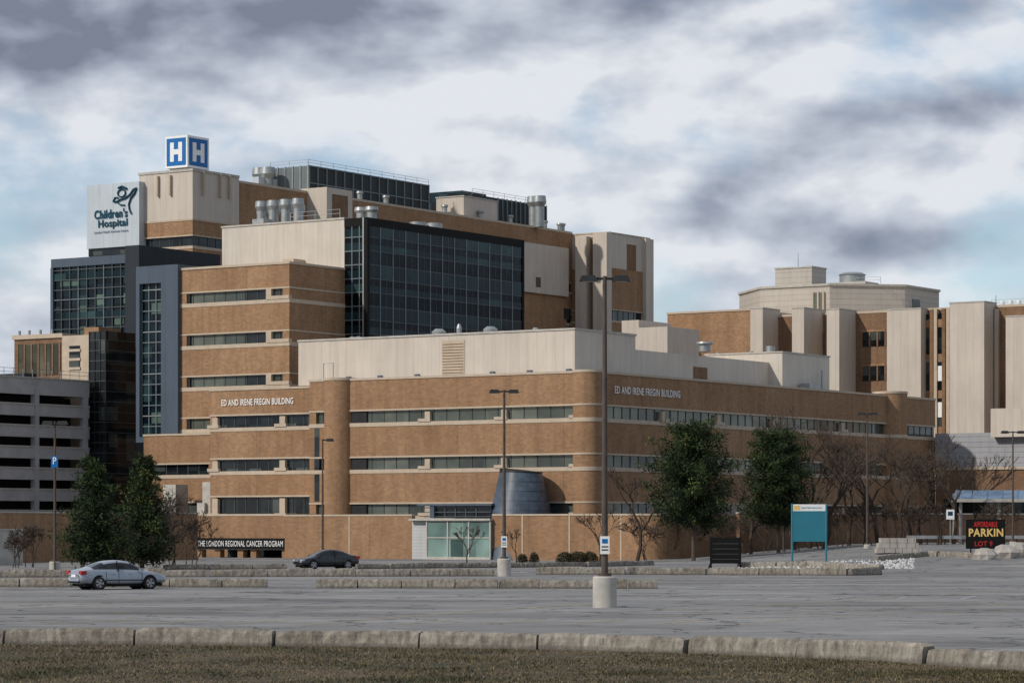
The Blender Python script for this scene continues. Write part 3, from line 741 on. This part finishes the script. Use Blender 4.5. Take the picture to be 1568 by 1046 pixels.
# ================================================================== GROUND
def sheet(name,xs,ys,zoff,mat,z=gh):
    V=[(x,y,z(x,y)+zoff) for y in ys for x in xs]; nx=len(xs)
    Fs=[(j*nx+i,j*nx+i+1,(j+1)*nx+i+1,(j+1)*nx+i) for j in range(len(ys)-1) for i in range(nx-1)]
    me=bpy.data.meshes.new(name); me.from_pydata(V,[],Fs); me.materials.append(mat)
    o=bpy.data.objects.new(name,me); scene.collection.objects.link(o); return o
mx=[-3000,-1000,-400]+list(range(-200,201,8))+[400,1000,3000]
my=[-1500,-400,-100]+list(range(0,361,8))+[500,800,1500,4000]
sheet('ground',mx,my,-.03,simple('bare_ground',(.13,.115,.085),.95,.2,.3))
sheet('asphalt_lot',[-400]+list(range(-200,201,8))+[400],list(range(40,361,8)),0,asph)
def curve_y(px):
    P=[(-400,985),(0,987),(300,989),(600,992),(900,996),(1110,1003),(1350,1013),(1568,1028),(1900,1060)]
    for (x0,y0),(x1,y1) in zip(P,P[1:]):
        if px<=x1: return y0+(y1-y0)*(px-x0)/(x1-x0)
    return P[-1][1]
near=[]
for px in range(-400,1901,20):
    d=CH*F/(curve_y(px)-HY); near.append((WX(px,d),d))
V=[];Fs=[]
for i,(x,y) in enumerate(near): V+= [(x,y+.1,.012),(x*.35,10,.012)]
for i in range(len(near)-1): Fs.append((2*i,2*i+1,2*i+3,2*i+2))
me=bpy.data.meshes.new('lawn'); me.from_pydata(V,[],Fs); me.materials.append(grassm); o=bpy.data.objects.new('lawn',me); scene.collection.objects.link(o)
from mathutils import noise as mnoise
r=R(3); V=[];Fs=[]
bm_=[simple('dry_blades',(.15,.11,.058),.9,.3,.6),simple('olive_blades',(.062,.055,.02),.9,.35,.6),simple('straw_blades',(.24,.19,.11),.9,.3,.6)]
mi=[]
for i in range(60000):
    px=r.uniform(-60,1640); dmax=CH*F/(curve_y(px)-HY)-.25
    d=r.uniform(55,dmax); x=WX(px,d)
    nn=mnoise.noise(Vector((x*.35,d*.35,0)))+.5*mnoise.noise(Vector((x*1.3,d*1.3,3)))
    h_=r.uniform(.02,.06)*(1.25-nn); t=r.uniform(0,math.pi); w_=r.uniform(.008,.02)
    lx,ly=r.uniform(-.05,.05),r.uniform(-.05,.05)
    n=len(V); V+=[(x-w_*math.cos(t),d-w_*math.sin(t),.01),(x+w_*math.cos(t),d+w_*math.sin(t),.01),(x+lx,d+ly,h_)]; Fs.append((n,n+1,n+2)); mi.append(1 if r.random()<.45-nn*.9 else (2 if r.random()<.15 else 0))
me=bpy.data.meshes.new('grass'); me.from_pydata(V,[],Fs); [me.materials.append(m) for m in bm_]; me.polygons.foreach_set('material_index',mi)
o=bpy.data.objects.new('grass',me); scene.collection.objects.link(o)

def curbrow(name,path,h,w,seg,seed=1,gap=.03,jag=1):
    """precast kerb stones laid along a polyline"""
    r=R(seed); g=G(name,(path[0][0],path[0][1],0),0,(path[0][0],path[0][1]))
    L=[0]
    for p,q in zip(path,path[1:]): L.append(L[-1]+math.hypot(q[0]-p[0],q[1]-p[1]))
    def at(s):
        for i in range(len(L)-1):
            if s<=L[i+1] or i==len(L)-2:
                t=(s-L[i])/(L[i+1]-L[i]); p,q=path[i],path[i+1]
                return (p[0]+(q[0]-p[0])*t,p[1]+(q[1]-p[1])*t),((q[0]-p[0])/(L[i+1]-L[i]),(q[1]-p[1])/(L[i+1]-L[i]))
    s=0
    while s<L[-1]-.5:
        l=min(seg*r.uniform(.8,1.2),L[-1]-s); n=max(4,int(l/.18)); V=[];Fs=[]
        tilt=r.uniform(-.04,.04); off=r.uniform(-.07,.07); hz_=h*r.uniform(.9,1.06); chip=0
        for i in range(n+1):
            u=i/n; (x,y),(dx,dy)=at(s+gap+(l-2*gap)*u); nx,ny=-dy,dx
            endr=r.uniform(.02,.08) if i in(0,n) else 0
            if r.random()<.04*jag: chip=r.uniform(.04,.14)
            chip*=.55
            prof=[(-w/2,-.15),(-w/2,h*.25),(-w*.42,hz_-.09),(-w*.32,hz_),(w*.32,hz_),(w*.42,hz_-.09),(w/2,-.15)]
            for q,(o_,z_) in enumerate(prof):
                j=r.uniform(-.012,.012); zz=z_+tilt*(u-.5)*2-(endr if z_>.2 else 0)+(r.uniform(-.012,.01) if z_>.2 else 0)
                if q in(2,3): zz-=chip; o_+=chip*.4
                V.append((x+nx*(o_+off+j),y+ny*(o_+off+j),zz+gh(x,y)))
        m=7
        for i in range(n):
            for k in range(m-1): Fs.append((i*m+k,(i+1)*m+k,(i+1)*m+k+1,i*m+k+1))
        Fs.append(tuple(range(m))); Fs.append(tuple(range(n*m,n*m+m))[::-1])
        g.mesh('kerb_stones',curbm,V,Fs)
        s+=l
    g.done()
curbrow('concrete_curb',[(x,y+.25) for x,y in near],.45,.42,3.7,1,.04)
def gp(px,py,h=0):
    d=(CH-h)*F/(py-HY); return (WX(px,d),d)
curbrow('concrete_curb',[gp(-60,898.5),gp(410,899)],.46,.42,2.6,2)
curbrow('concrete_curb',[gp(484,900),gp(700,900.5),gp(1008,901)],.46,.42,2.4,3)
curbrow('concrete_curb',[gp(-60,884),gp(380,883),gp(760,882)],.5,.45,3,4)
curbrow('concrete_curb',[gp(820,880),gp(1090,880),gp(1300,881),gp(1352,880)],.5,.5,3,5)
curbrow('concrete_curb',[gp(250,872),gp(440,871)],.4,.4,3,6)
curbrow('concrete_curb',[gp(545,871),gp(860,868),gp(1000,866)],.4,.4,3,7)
def wpt(px,d): return (WX(px,d),d)
curbrow('concrete_curb',[wpt(1340,222),wpt(1420,228),wpt(1500,224),wpt(1640,228)],.4,.5,3,8)
curbrow('concrete_curb',[wpt(1130,216),wpt(1240,214),wpt(1350,205)],.4,.5,3,9)
g=G('parking_lines',(0,100,0),0,(0,100))
def line(p,q,w,mat):
    d=Vector((q[0]-p[0],q[1]-p[1])).normalized(); n=Vector((-d.y,d.x))*w/2
    n1=max(1,int(math.hypot(q[0]-p[0],q[1]-p[1])/4))
    V=[]
    for i in range(n1+1):
        t=i/n1; x=p[0]+(q[0]-p[0])*t;y=p[1]+(q[1]-p[1])*t
        for s_ in(-1,1): xx,yy=x+n.x*s_,y+n.y*s_; V.append((xx,yy,gh(xx,yy)+.006))
    g.mesh('paint',mat,V,[(2*i,2*i+1,2*i+3,2*i+2) for i in range(n1)])
for p,q in(((560,948),(900,924)),((700,936),(905,926)),((960,936),(1568,918)),((0,925),(430,912)),((1010,950),(1568,934)),((1150,928),(1568,903)),((860,906),(1010,908)),((150,938),(520,930)),((1000,944),(1568,925)),((0,932),(300,922))):
    line(gp(*p),gp(*q),.15,pyel)
for i in range(16):
    x=-34+i*2.75; line((x,93),(x+2.2,98.5),.12,pyel)
for i in range(18):
    x=0+i*2.75; line((x,126),(x+1.5,131.5),.12,pwh)
for i in range(20):
    x=-38+i*2.75; line((x,148),(x+1.5,153),.12,pwh)
for p,q in (((1145,866),(1568,858)),((1000,884),(1568,872))): line(gp(*p),gp(*q),.18,pyel)
g.done()
g=G('rock_bed',(WX(1260,219),219,0),0,(WX(1260,219),219)); r=R(5)
for i in range(1100):
    px=r.uniform(1130,1400); d=r.uniform(207,224); x=WX(px,d); s_=r.uniform(.08,.26); zc=gh(x,d)
    V=[(x+r.uniform(.6,1)*s_*math.cos(t),d+r.uniform(.6,1)*s_*math.sin(t),zc-.05) for t in(0,1.26,2.5,3.77,5.03)]
    V.append((x+r.uniform(-.1,.1)*s_,d,zc+s_*r.uniform(.4,.7)))
    g.mesh('rocks',rock,V,[(0,1,5),(1,2,5),(2,3,5),(3,4,5),(4,0,5)])
g.done()
g=G('stone_planter',(WX(1374,235),235,gh(WX(1374,235),235)))
r=R(8)
for k,(z0_,w_) in enumerate(((0,1.75),(.4,1.6),(.8,1.4))):
    x=-w_
    while x<w_:
        l=r.uniform(.5,.9); g.box('blocks',conc,x+.02,min(x+l,w_)-.02,-1+k*.1,1-k*.1,z0_,z0_+.38); x+=l
g.done()
for px,d,s_ in((1507,222,1.0),(1540,224,1.2),(1560,230,1.1)):
    x=WX(px,d); g=G('boulder',(x,d,gh(x,d))); r=R(px)
    V=[];n=9
    for k,(z_,q) in enumerate(((-.1,1),(.35,1.05),(.7,.75),(.85,.3))):
        for i in range(n): t=2*math.pi*i/n; rr_=q*s_*r.uniform(.75,1.05)*.8; V.append((rr_*1.2*math.cos(t),rr_*math.sin(t),z_*s_))
    g.mesh('stone',conc,V,[(k*n+i,k*n+(i+1)%n,(k+1)*n+(i+1)%n,(k+1)*n+i) for k in range(3) for i in range(n)]+[tuple(range(3*n,4*n))]); g.done()
g=G('guard_rail',(WX(1460,262),262,gh(45,262)))
for i in range(9): g.box('posts',dmetal,-4+i*1.6,-3.88+i*1.6,0,.12,0,.9)
g.box('beam',metal,-4.2,9.2,-.06,0,.5,.8); g.done()

# ================================================================== STREET LAMPS
def lamp(px,d,pytop,base_h=1.1,base_r=.42,arm=1.6,heads=2,pr=.11,sign=None,zb=None):
    x=WX(px,d); z0=gh(x,d) if zb is None else zb; top=WZ(pytop,d)-z0
    g=G('street_lamp',(x,d,z0))
    if base_h:
        g.cyl('concrete_base',concl,0,0,-.2,base_h-.05,base_r,base_r,28); g.cyl('concrete_base',concl,0,0,base_h-.05,base_h,base_r,base_r-.05,28)
    g.cyl('pole',polem,0,0,base_h,top,pr,pr*.6,10)
    g.cyl('flange',polem,0,0,base_h,base_h+.12,pr*2,pr*2,10)
    g.tube('arm',dmetal,(-arm/2 if heads==2 else 0,0,top-.1),(arm/2,0,top-.1),.05,.05,6)
    for s_ in((-1,1) if heads==2 else (1,)):
        cx_=s_*arm/2
        V=[(cx_-.35,-.22,top-.2),(cx_+.35,-.22,top-.2),(cx_+.35,.22,top-.2),(cx_-.35,.22,top-.2),(cx_-.25,-.14,top+.02),(cx_+.25,-.14,top+.02),(cx_+.25,.14,top+.02),(cx_-.25,.14,top+.02)]
        g.mesh('luminaire',dmetal,V,[(0,3,2,1),(4,5,6,7),(0,1,5,4),(1,2,6,5),(2,3,7,6),(3,0,4,7)])
        g.box('lens',concl,cx_-.22,cx_+.22,-.15,.15,top-.22,top-.201)
    if sign:
        z_,w_,h_=sign; g.box('notice_plate',white,-w_/2,w_/2,-pr-.05,-pr-.02,z_,z_+h_); g.box('notice_print',blue,-w_*.3,w_*.3,-pr-.06,-pr-.051,z_+h_*.6,z_+h_*.85)
        g.box('notice_text',dmetal,-w_*.35,w_*.35,-pr-.06,-pr-.051,z_+h_*.2,z_+h_*.27); g.box('notice_text',dmetal,-w_*.35,w_*.35,-pr-.06,-pr-.051,z_+h_*.38,z_+h_*.45)
    g.done()
lamp(926,112.5,423,1.2,.46,1.25,2,.13,(2.05,.36,.68))
lamp(772,183.5,597,1.1,.43,1.2,2,.12,(1.8,.36,.7))
lamp(84,181,645,.95,.34,.9,2,.10,None)
lamp(494,238,672,.5,.3,1.2,1,.10)
lamp(1200,262,655,0,.3,1.0,2,.10)
lamp(1328,250,632,.3,.3,1.0,2,.12)
lamp(1551,255,660,.3,.3,1.4,2,.10)
# ================================================================== SIGNS
x=WX(84,180.7); g=G('parking_sign',(x,180.6,0)); zc_=WZ(707,180.6)
g.box('plate',blue,-.21,.21,-.06,-.02,zc_-.36,zc_+.36); text_front(g,'letter_p',white,'P',-.1,.12,-.065,zc_-.15,zc_+.28); g.tube('bracket',dmetal,(0,0,zc_-.4),(0,.1,zc_+.3),.05,.05); g.tube('post',polem,(0,0,.0),(0,.02,zc_-.3),.05,.05,6)
g.done()
x=WX(1111,215);g=G('notice_board',(x,215,gh(x,215)))
s_=215/F
g.box('board',black,-24*s_,24*s_,-.06,.06,.35,2.25)
for i in range(4): g.box('text_rows',dimtext,-20*s_,20*s_,-.07,-.061,.65+i*.38,.68+i*.38)
for sx in(-1,1):
    g.tube('legs',black,(sx*1.05,0,0),(sx*1.05,0,2.3),.05,.05,6); g.tube('braces',black,(sx*1.2,-.7,.03),(sx*1.05,0,.5),.04,.04,6); g.tube('braces',black,(sx*1.2,.7,.03),(sx*1.05,0,.5),.04,.04,6)
g.done()
x=WX(1239,218);g=G('construction_notice_sign',(x,218,gh(x,218))); s_=218/F; zg=gh(x,218); zt_=WZ(772,218)-zg; zb_=WZ(829,218)-zg
g.box('teal_panel',teal,-27*s_,27*s_,-.05,.05,zb_,zt_-.5); g.box('white_header',white,-26*s_,26*s_,-.05,.05,zt_-.5,zt_)
text_front(g,'header_text',teal,'London Health Sciences Centre',-12*s_,20*s_,-.055,zt_-.32,zt_-.18)
g.box('header_swoosh',yellow,-24*s_,-14*s_,-.056,-.051,zt_-.42,zt_-.1)
for sx in(-1,1): g.tube('posts',teal,(sx*26*s_,0,-.1),(sx*26*s_,0,zt_+.05),.08,.08,8)
g.done()
x=WX(1509,232);g=G('parking_lot_sign',(x,232,gh(x,232))); s_=232/F; zg=gh(x,232); zt_=WZ(795,232)-zg; zb_=max(.3,WZ(840,232)-zg)
W_=30*s_
g.box('board',black,-W_,W_,-.06,.06,zb_,zt_)
text_front(g,'text_top',red,'AFFORDABLE',-W_*.6,W_*.6,-.07,zt_-.6,zt_-.18,.03); text_front(g,'text_parking',yellow,'PARKIN',-W_*.86,W_*.9,-.07,zt_-1.35,zt_-.72,.03); text_front(g,'text_lot',red,'LOT 9',-W_*.55,W_*.35,-.07,zb_+.2,zb_+.6)
for sx in(-1,1): g.box('legs',black,sx*W_*.75-.05,sx*W_*.75+.05,-.05,.05,-.1,zb_)
g.done()
px,d,py=1455,240,780
x=WX(px,d); zg=gh(x,d); zt_=WZ(py,d)-zg; g=G('traffic_sign',(x,d,zg)); g.tube('post',metal,(0,0,0),(0,0,zt_),.035,.035,6)
g.box('plate',white,-.33,.33,-.06,-.04,zt_-.8,zt_); g.box('marking',navy,-.2,.2,-.066,-.061,zt_-.5,zt_-.17); g.done()

# ================================================================== CARS
def car(name,loc,rot,paint):
    g=G(name,loc,rot)
    S=[
    (-2.36,.66,.42,.74,.74,.5),(-2.30,.80,.30,.93,.94,.6),(-2.05,.87,.24,1.00,1.02,.62),(-1.72,.89,.22,1.00,1.06,.64),(-1.05,.90,.22,.94,1.37,.56),
    (-.35,.90,.20,.92,1.45,.60),(.35,.90,.20,.91,1.42,.59),(1.05,.89,.22,.90,1.02,.66),(1.45,.88,.22,.86,.90,.62),(1.95,.85,.24,.78,.80,.58),(2.25,.76,.28,.66,.68,.5),(2.36,.62,.36,.54,.55,.4)]
    ring=lambda w,zb,dk,tp,wt:[(w*.8,zb),(w,zb+.14),(w*1.01,(zb+dk)/2),(w*.97,dk-.05),(w*.9,dk),(wt+.02,tp-.05),(wt*.75,tp),(0,tp+.02)]
    V=[];m=15
    for x,w,zb,dk,tp,wt in S:
        h=ring(w,zb,dk,tp,wt); V+= [(x,-y,z) for y,z in h]+[(x,y,z) for y,z in h[-2::-1]]
    body=[];gl=[]
    for i in range(len(S)-1):
        for k in range(m-1):
            f=(i*m+k,(i+1)*m+k,(i+1)*m+k+1,i*m+k+1)
            side=k in(4,9); topf=k in(5,6,7,8)
            isg=(side and 3<=i<=6) or (topf and i in(3,6))
            (gl if isg else body).append(f)
        body.append((i*m,i*m+m-1,(i+1)*m+m-1,(i+1)*m))
    body.append(tuple(range(m))[::-1]); body.append(tuple(range((len(S)-1)*m,len(S)*m)))
    me=bpy.data.meshes.new('body'); me.from_pydata(V,[],body+gl); me.materials.append(paint); me.materials.append(carglass)
    for i,p in enumerate(me.polygons): p.material_index=1 if i>=len(body) else 0; p.use_smooth=True
    o=bpy.data.objects.new('body',me); scene.collection.objects.link(o); o.parent=g.e
    md=o.modifiers.new('s','SUBSURF'); md.levels=2; md.render_levels=2
    for x in(-1.38,1.36):
        for sy in(-1,1):
            def disc(part,mat,r,y0,y1,n=28,z=.32):
                V=[(x+r*math.cos(2*math.pi*i/n),sy*y0,z+r*math.sin(2*math.pi*i/n)) for i in range(n)]+[(x+r*.97*math.cos(2*math.pi*i/n),sy*y1,z+r*.97*math.sin(2*math.pi*i/n)) for i in range(n)]
                g.mesh(part,mat,V,[(i,(i+1)%n,n+(i+1)%n,n+i) for i in range(n)]+[tuple(range(n,2*n))])
            disc('wheel_arch',black,.385,.5,.895,z=.35); disc('tyre',rubber,.325,.6,.915); disc('rim',alloy,.22,.6,.921)
            for k in range(5):
                t=k*2*math.pi/5+.6; g.tube('rim_gaps',black,(x+.08*math.cos(t),sy*.922,.32+.08*math.sin(t)),(x+.19*math.cos(t),sy*.922,.32+.19*math.sin(t)),.02,.045,5)
    for sy in(-1,1):
        g.box('tail_lights',lamp_red,-2.345,-2.06,sy*.56,sy*.875,.75,.93)
        g.box('head_lights',lamp_clr,2.0,2.26,sy*.55,sy*.79,.60,.70)
        g.box('mirrors',paint,.75,.93,sy*.88,sy*1.06,.92,1.05)
        g.tube('pillars',black,(-.36,sy*.885,.9),(-.34,sy*.645,1.39),.035,.03,6)
        g.box('door_trim',black,-1.0,1.0,sy*.895,sy*.912,.44,.48)
        for x in(-.28,.62): g.box('door_handles',paint,x-.45,x-.27,sy*.88,sy*.915,.76,.79)
        for x in (-1.02,-.34,.92): g.box('door_gaps',black,x,x+.015,sy*.89,sy*.908,.30,.86)
    g.box('rear_plate',white,-2.375,-2.33,-.25,.25,.62,.75); g.box('rear_bumper_trim',black,-2.38,-2.28,-.6,.6,.34,.42); g.box('grille',black,2.3,2.37,-.4,.4,.36,.5); g.box('underbody',black,-2.1,2.1,-.75,.75,.16,.3)
    g.done()
x,y=gp(178,902); car('silver_sedan',(x,y+.4,0),math.radians(33),silver)
x,y=gp(499,871); car('black_sedan',(x,y,0),math.radians(180+28),blackp)

# ================================================================== TREES
def pine(name,x,y,h,rad,seed,conical=True,base=.12,dens=1.0):
    r=R(seed); z0=gh(x,y); g=G(name,(x,y,z0)); lean=(r.uniform(-.3,.3),r.uniform(-.2,.2))
    N=8
    for i in range(N):
        t0,t1=i/N,(i+1)/N; rr=lambda t:.16*(1-t)+.03
        g.tube('trunk',bark,(lean[0]*t0,lean[1]*t0,h*t0*.95),(lean[0]*t1,lean[1]*t1,h*t1*.95),rr(t0),rr(t1),7)
    nl=int(85*dens)
    mats=[need1,need2,need3]
    for i in range(nl):
        t=base+(.97-base)*((i+r.random())/nl)
        if conical: prof=min(1,(1-t)**.75*1.18+.03)
        else: prof=max(.3,math.sin(math.pi*min(1,(t-base)/(1-base)*.74+.22))**.5)
        ang=i*2.4+r.uniform(-.5,.5); L=rad*prof*r.uniform(.5,1.2)
        zz=h*t; up=r.uniform(-.05,.30)*L+ (0 if conical else .1*L)
        p0=Vector((lean[0]*t,lean[1]*t,zz)); p1=p0+Vector((math.cos(ang)*L,math.sin(ang)*L,up))
        g.tube('limbs',bark,p0,p1,.05*(1-t)+.02,.012,4)
        nc=max(2,int(L/.36))
        for k in range(nc):
            u=(k+.9)/nc
            if r.random()<.06 or (not conical and u<.15): continue
            c=p0.lerp(p1,u)+Vector((r.uniform(-.4,.4),r.uniform(-.4,.4),r.uniform(-.15,.3)))
            mat=mats[min(2,max(0,int(r.gauss(.5+.95*u*(.4+.6*t),.6))))]
            cs=r.uniform(.32,.6)*(.75+.5*prof)
            V=[];Fs=[]
            for q in range(34):
                d=Vector((r.gauss(0,1),r.gauss(0,1),r.gauss(.2,.8))); d.normalize(); c2=c+d*cs*r.uniform(.15,1); 
                a_=Vector((r.uniform(-1,1),r.uniform(-1,1),r.uniform(-1,1))).normalized(); b_=(d+a_*.4).normalized()
                s1,s2=r.uniform(.05,.09),r.uniform(.16,.32)
                n=len(V); V+=[tuple(c2-a_*s1),tuple(c2+a_*s1),tuple(c2+b_*s2)]; Fs.append((n,n+1,n+2))
            g.mesh('needles_'+mat.name,mat,V,Fs)
    g.done()
pine('pine_tree',WX(146,205),205,WZ(704,205),2.35,1,True,.04,1.6)
pine('pine_tree',WX(217,212),212,WZ(701,212),2.0,2,True,.05,1.6)
def P2(px,d,py,rad,seed,base):
    x=WX(px,d); pine('pine_tree',x,d,WZ(py,d)-gh(x,d),rad,seed,False,base,2.1)
P2(1062,250,652,3.6,3,.24); P2(1192,258,662,2.9,4,.22)
def bare(name,x,y,h,seed,spread=.5,depth=6,mat=twig,r0=None,stems=1):
    r=R(seed); g=G(name,(x,y,gh(x,y)))
    def br(p,d,L,rad,k):
        q=p+d*L
        mid=(p+q)/2+Vector((r.uniform(-1,1),r.uniform(-1,1),r.uniform(-.5,.5)))*L*.07
        g.tube('branches',mat,p,mid,rad,rad*.85,3 if k<depth-1 else 6); g.tube('branches',mat,mid,q,rad*.85,rad*.7,3 if k<depth-1 else 6)
        if k==0:return
        n=r.choice((2,3,3)) if k>1 else 4
        for i in range(n):
            dd=(d+Vector((r.uniform(-1,1),r.uniform(-1,1),r.uniform(-.25,.6)))*spread*1.25).normalized()
            if dd.z<-.1: dd.z=.1
            s0=q if i<2 else p.lerp(q,r.uniform(.5,.9))
            br(s0,dd,L*r.uniform(.62,.85),max(.02,rad*.62),k-1)
    for s_ in range(stems):
        d=Vector((r.uniform(-.15,.15)*stems,r.uniform(-.15,.15)*stems,1)).normalized()
        br(Vector((r.uniform(-.2,.2)*(stems-1),0,-.1)),d,h*.27,r0 or h*.018,depth)
    g.done()
for i,(px,d,py,sp) in enumerate(((975,256,685,.5),(1215,268,605,.5),(1262,262,640,.55),(1300,270,655,.5),(1375,262,660,.55),(1410,270,672,.6),(1460,268,665,.55),(1150,262,690,.5),(1345,275,645,.5),(1240,272,640,.5),(1325,264,655,.6),(1395,276,655,.6),(1440,262,680,.6),(715,246,795,.5),(790,246,800,.5),(918,248,765,.55),(1495,272,690,.5))):
    x=WX(px,d); bare('bare_tree',x,d,(WZ(py,d)-gh(x,d))*1.05,20+i,sp,6 if py<750 else 5)
for i,(px,d,py) in enumerate(((270,232,720),(240,228,755),(292,232,765),(45,225,785),(25,222,805),(120,212,800),(190,208,790),(255,222,790))):
    x=WX(px,d); bare('bare_shrub',x,d,max(1.5,WZ(py,d)),60+i,.75,5,twig,.05,3)
for i,px in enumerate((985,1025,1060,1100,1140,1170,1225,1255,1285,1330,1360,1390,1440,1520)):
    d=262+i%3*4; x=WX(px,d); bare('bare_shrub',x,d,5,90+i,.8,5,twig,.05,3)
def shrub(px,d,w,h,seed):
    x=WX(px,d); r=R(seed); g=G('evergreen_shrub',(x,d,gh(x,d))); 
    for i in range(8): g.tube('stems',bark,(0,0,0),(r.uniform(-w,w)*.6,r.uniform(-.4,.4),h*.7),.02,.01,4)
    V=[];Fs=[]
    for q in range(int(1600*w)):
        t=r.uniform(0,2*math.pi); u=r.random()**.5; zz=r.random()
        c=Vector((math.cos(t)*w*u*(1-.35*zz*zz),math.sin(t)*w*.6*u,h*zz*(1-.3*u*u)+.05))
        a_=Vector((r.uniform(-1,1),r.uniform(-1,1),r.uniform(-1,1))).normalized()*.05; b_=Vector((r.uniform(-1,1),r.uniform(-1,1),r.uniform(0,1))).normalized()*.12
        n=len(V);V+=[tuple(c-a_),tuple(c+a_),tuple(c+b_)];Fs.append((n,n+1,n+2))
    g.mesh('foliage',shrubm,V,Fs); g.done()
for px,w,h in((800,.5,.75),(818,.45,.9),(866,.9,.9),(885,1.0,.95),(903,.8,.95)): shrub(px,250,w,h,px)

# ================================================================== LIGHT, SKY
sd=Vector((-.86,-.51)); sd.normalize(); el=math.radians(36)
sun=bpy.data.lights.new('sun','SUN'); sun.energy=3.0; sun.angle=math.radians(1.5); sun.color=(1,.94,.86)
so=bpy.data.objects.new('sun',sun); scene.collection.objects.link(so); so.location=(-60,-40,80)
dirv=Vector((sd.x*math.cos(el),sd.y*math.cos(el),math.sin(el)))
so.rotation_euler=dirv.to_track_quat('Z','Y').to_euler()
w=bpy.data.worlds.new('World'); scene.world=w; w.use_nodes=True; nt=w.node_tree; t=NT(nt)
bgn=nt.nodes['Background']; out=nt.nodes['World Output']
sky=t.n('ShaderNodeTexSky'); sky.sky_type='NISHITA'; sky.sun_disc=False; sky.sun_elevation=el; sky.sun_rotation=math.atan2(sd.x,sd.y)%(2*math.pi)
sky.air_density=1.0; sky.dust_density=.5; sky.ozone_density=3.0
t.set(bgn.inputs[0],sky.outputs[0]); bgn.inputs[1].default_value=.125
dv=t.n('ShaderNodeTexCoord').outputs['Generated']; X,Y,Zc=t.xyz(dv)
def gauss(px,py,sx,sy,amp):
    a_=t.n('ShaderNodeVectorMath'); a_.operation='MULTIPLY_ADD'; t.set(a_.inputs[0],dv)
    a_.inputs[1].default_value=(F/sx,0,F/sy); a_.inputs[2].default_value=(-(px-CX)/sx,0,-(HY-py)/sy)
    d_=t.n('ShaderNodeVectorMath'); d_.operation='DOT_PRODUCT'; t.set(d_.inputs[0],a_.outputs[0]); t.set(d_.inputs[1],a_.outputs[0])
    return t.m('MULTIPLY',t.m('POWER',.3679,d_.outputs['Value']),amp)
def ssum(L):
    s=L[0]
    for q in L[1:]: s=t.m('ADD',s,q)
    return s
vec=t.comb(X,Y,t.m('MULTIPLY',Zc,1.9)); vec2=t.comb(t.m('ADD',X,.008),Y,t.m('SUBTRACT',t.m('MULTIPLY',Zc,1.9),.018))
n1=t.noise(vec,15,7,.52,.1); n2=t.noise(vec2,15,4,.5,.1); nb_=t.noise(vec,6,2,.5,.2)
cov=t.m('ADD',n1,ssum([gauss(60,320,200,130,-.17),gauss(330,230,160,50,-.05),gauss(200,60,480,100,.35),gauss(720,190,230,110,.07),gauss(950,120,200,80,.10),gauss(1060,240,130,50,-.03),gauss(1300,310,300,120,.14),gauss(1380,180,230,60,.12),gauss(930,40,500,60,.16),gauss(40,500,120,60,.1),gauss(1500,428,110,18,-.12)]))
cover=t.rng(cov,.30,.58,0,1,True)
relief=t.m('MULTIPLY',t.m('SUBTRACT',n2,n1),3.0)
away=t.rng(Y,.55,.93,.42,0)  # added darkening of unseen clouds outside the view, to dim right-facing walls
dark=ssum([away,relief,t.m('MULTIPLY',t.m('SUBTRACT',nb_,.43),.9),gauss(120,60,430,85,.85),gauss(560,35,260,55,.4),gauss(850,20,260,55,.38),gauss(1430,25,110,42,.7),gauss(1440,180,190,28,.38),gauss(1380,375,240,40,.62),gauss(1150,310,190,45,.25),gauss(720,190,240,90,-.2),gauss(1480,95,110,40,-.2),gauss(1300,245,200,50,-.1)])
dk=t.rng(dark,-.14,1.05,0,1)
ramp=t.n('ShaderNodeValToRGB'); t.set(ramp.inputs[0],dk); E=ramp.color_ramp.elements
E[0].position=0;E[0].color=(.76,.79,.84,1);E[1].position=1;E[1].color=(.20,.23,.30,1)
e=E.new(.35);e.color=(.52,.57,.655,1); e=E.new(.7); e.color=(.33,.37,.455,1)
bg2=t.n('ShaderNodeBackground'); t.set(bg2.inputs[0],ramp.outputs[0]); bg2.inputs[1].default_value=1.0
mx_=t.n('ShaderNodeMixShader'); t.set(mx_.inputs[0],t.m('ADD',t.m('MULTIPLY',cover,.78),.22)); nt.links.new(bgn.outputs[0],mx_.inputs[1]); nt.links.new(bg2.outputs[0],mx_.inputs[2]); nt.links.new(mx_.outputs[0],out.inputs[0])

# ================================================================== CAMERA
cam=bpy.data.cameras.new('camera'); co=bpy.data.objects.new('camera',cam); scene.collection.objects.link(co)
co.location=(0,0,CH); co.rotation_euler=(math.radians(90),0,0)
cam.sensor_width=36; cam.lens=36*F/1568; cam.shift_y=(HY-523)/1568; cam.clip_start=.5; cam.clip_end=8000
scene.camera=co
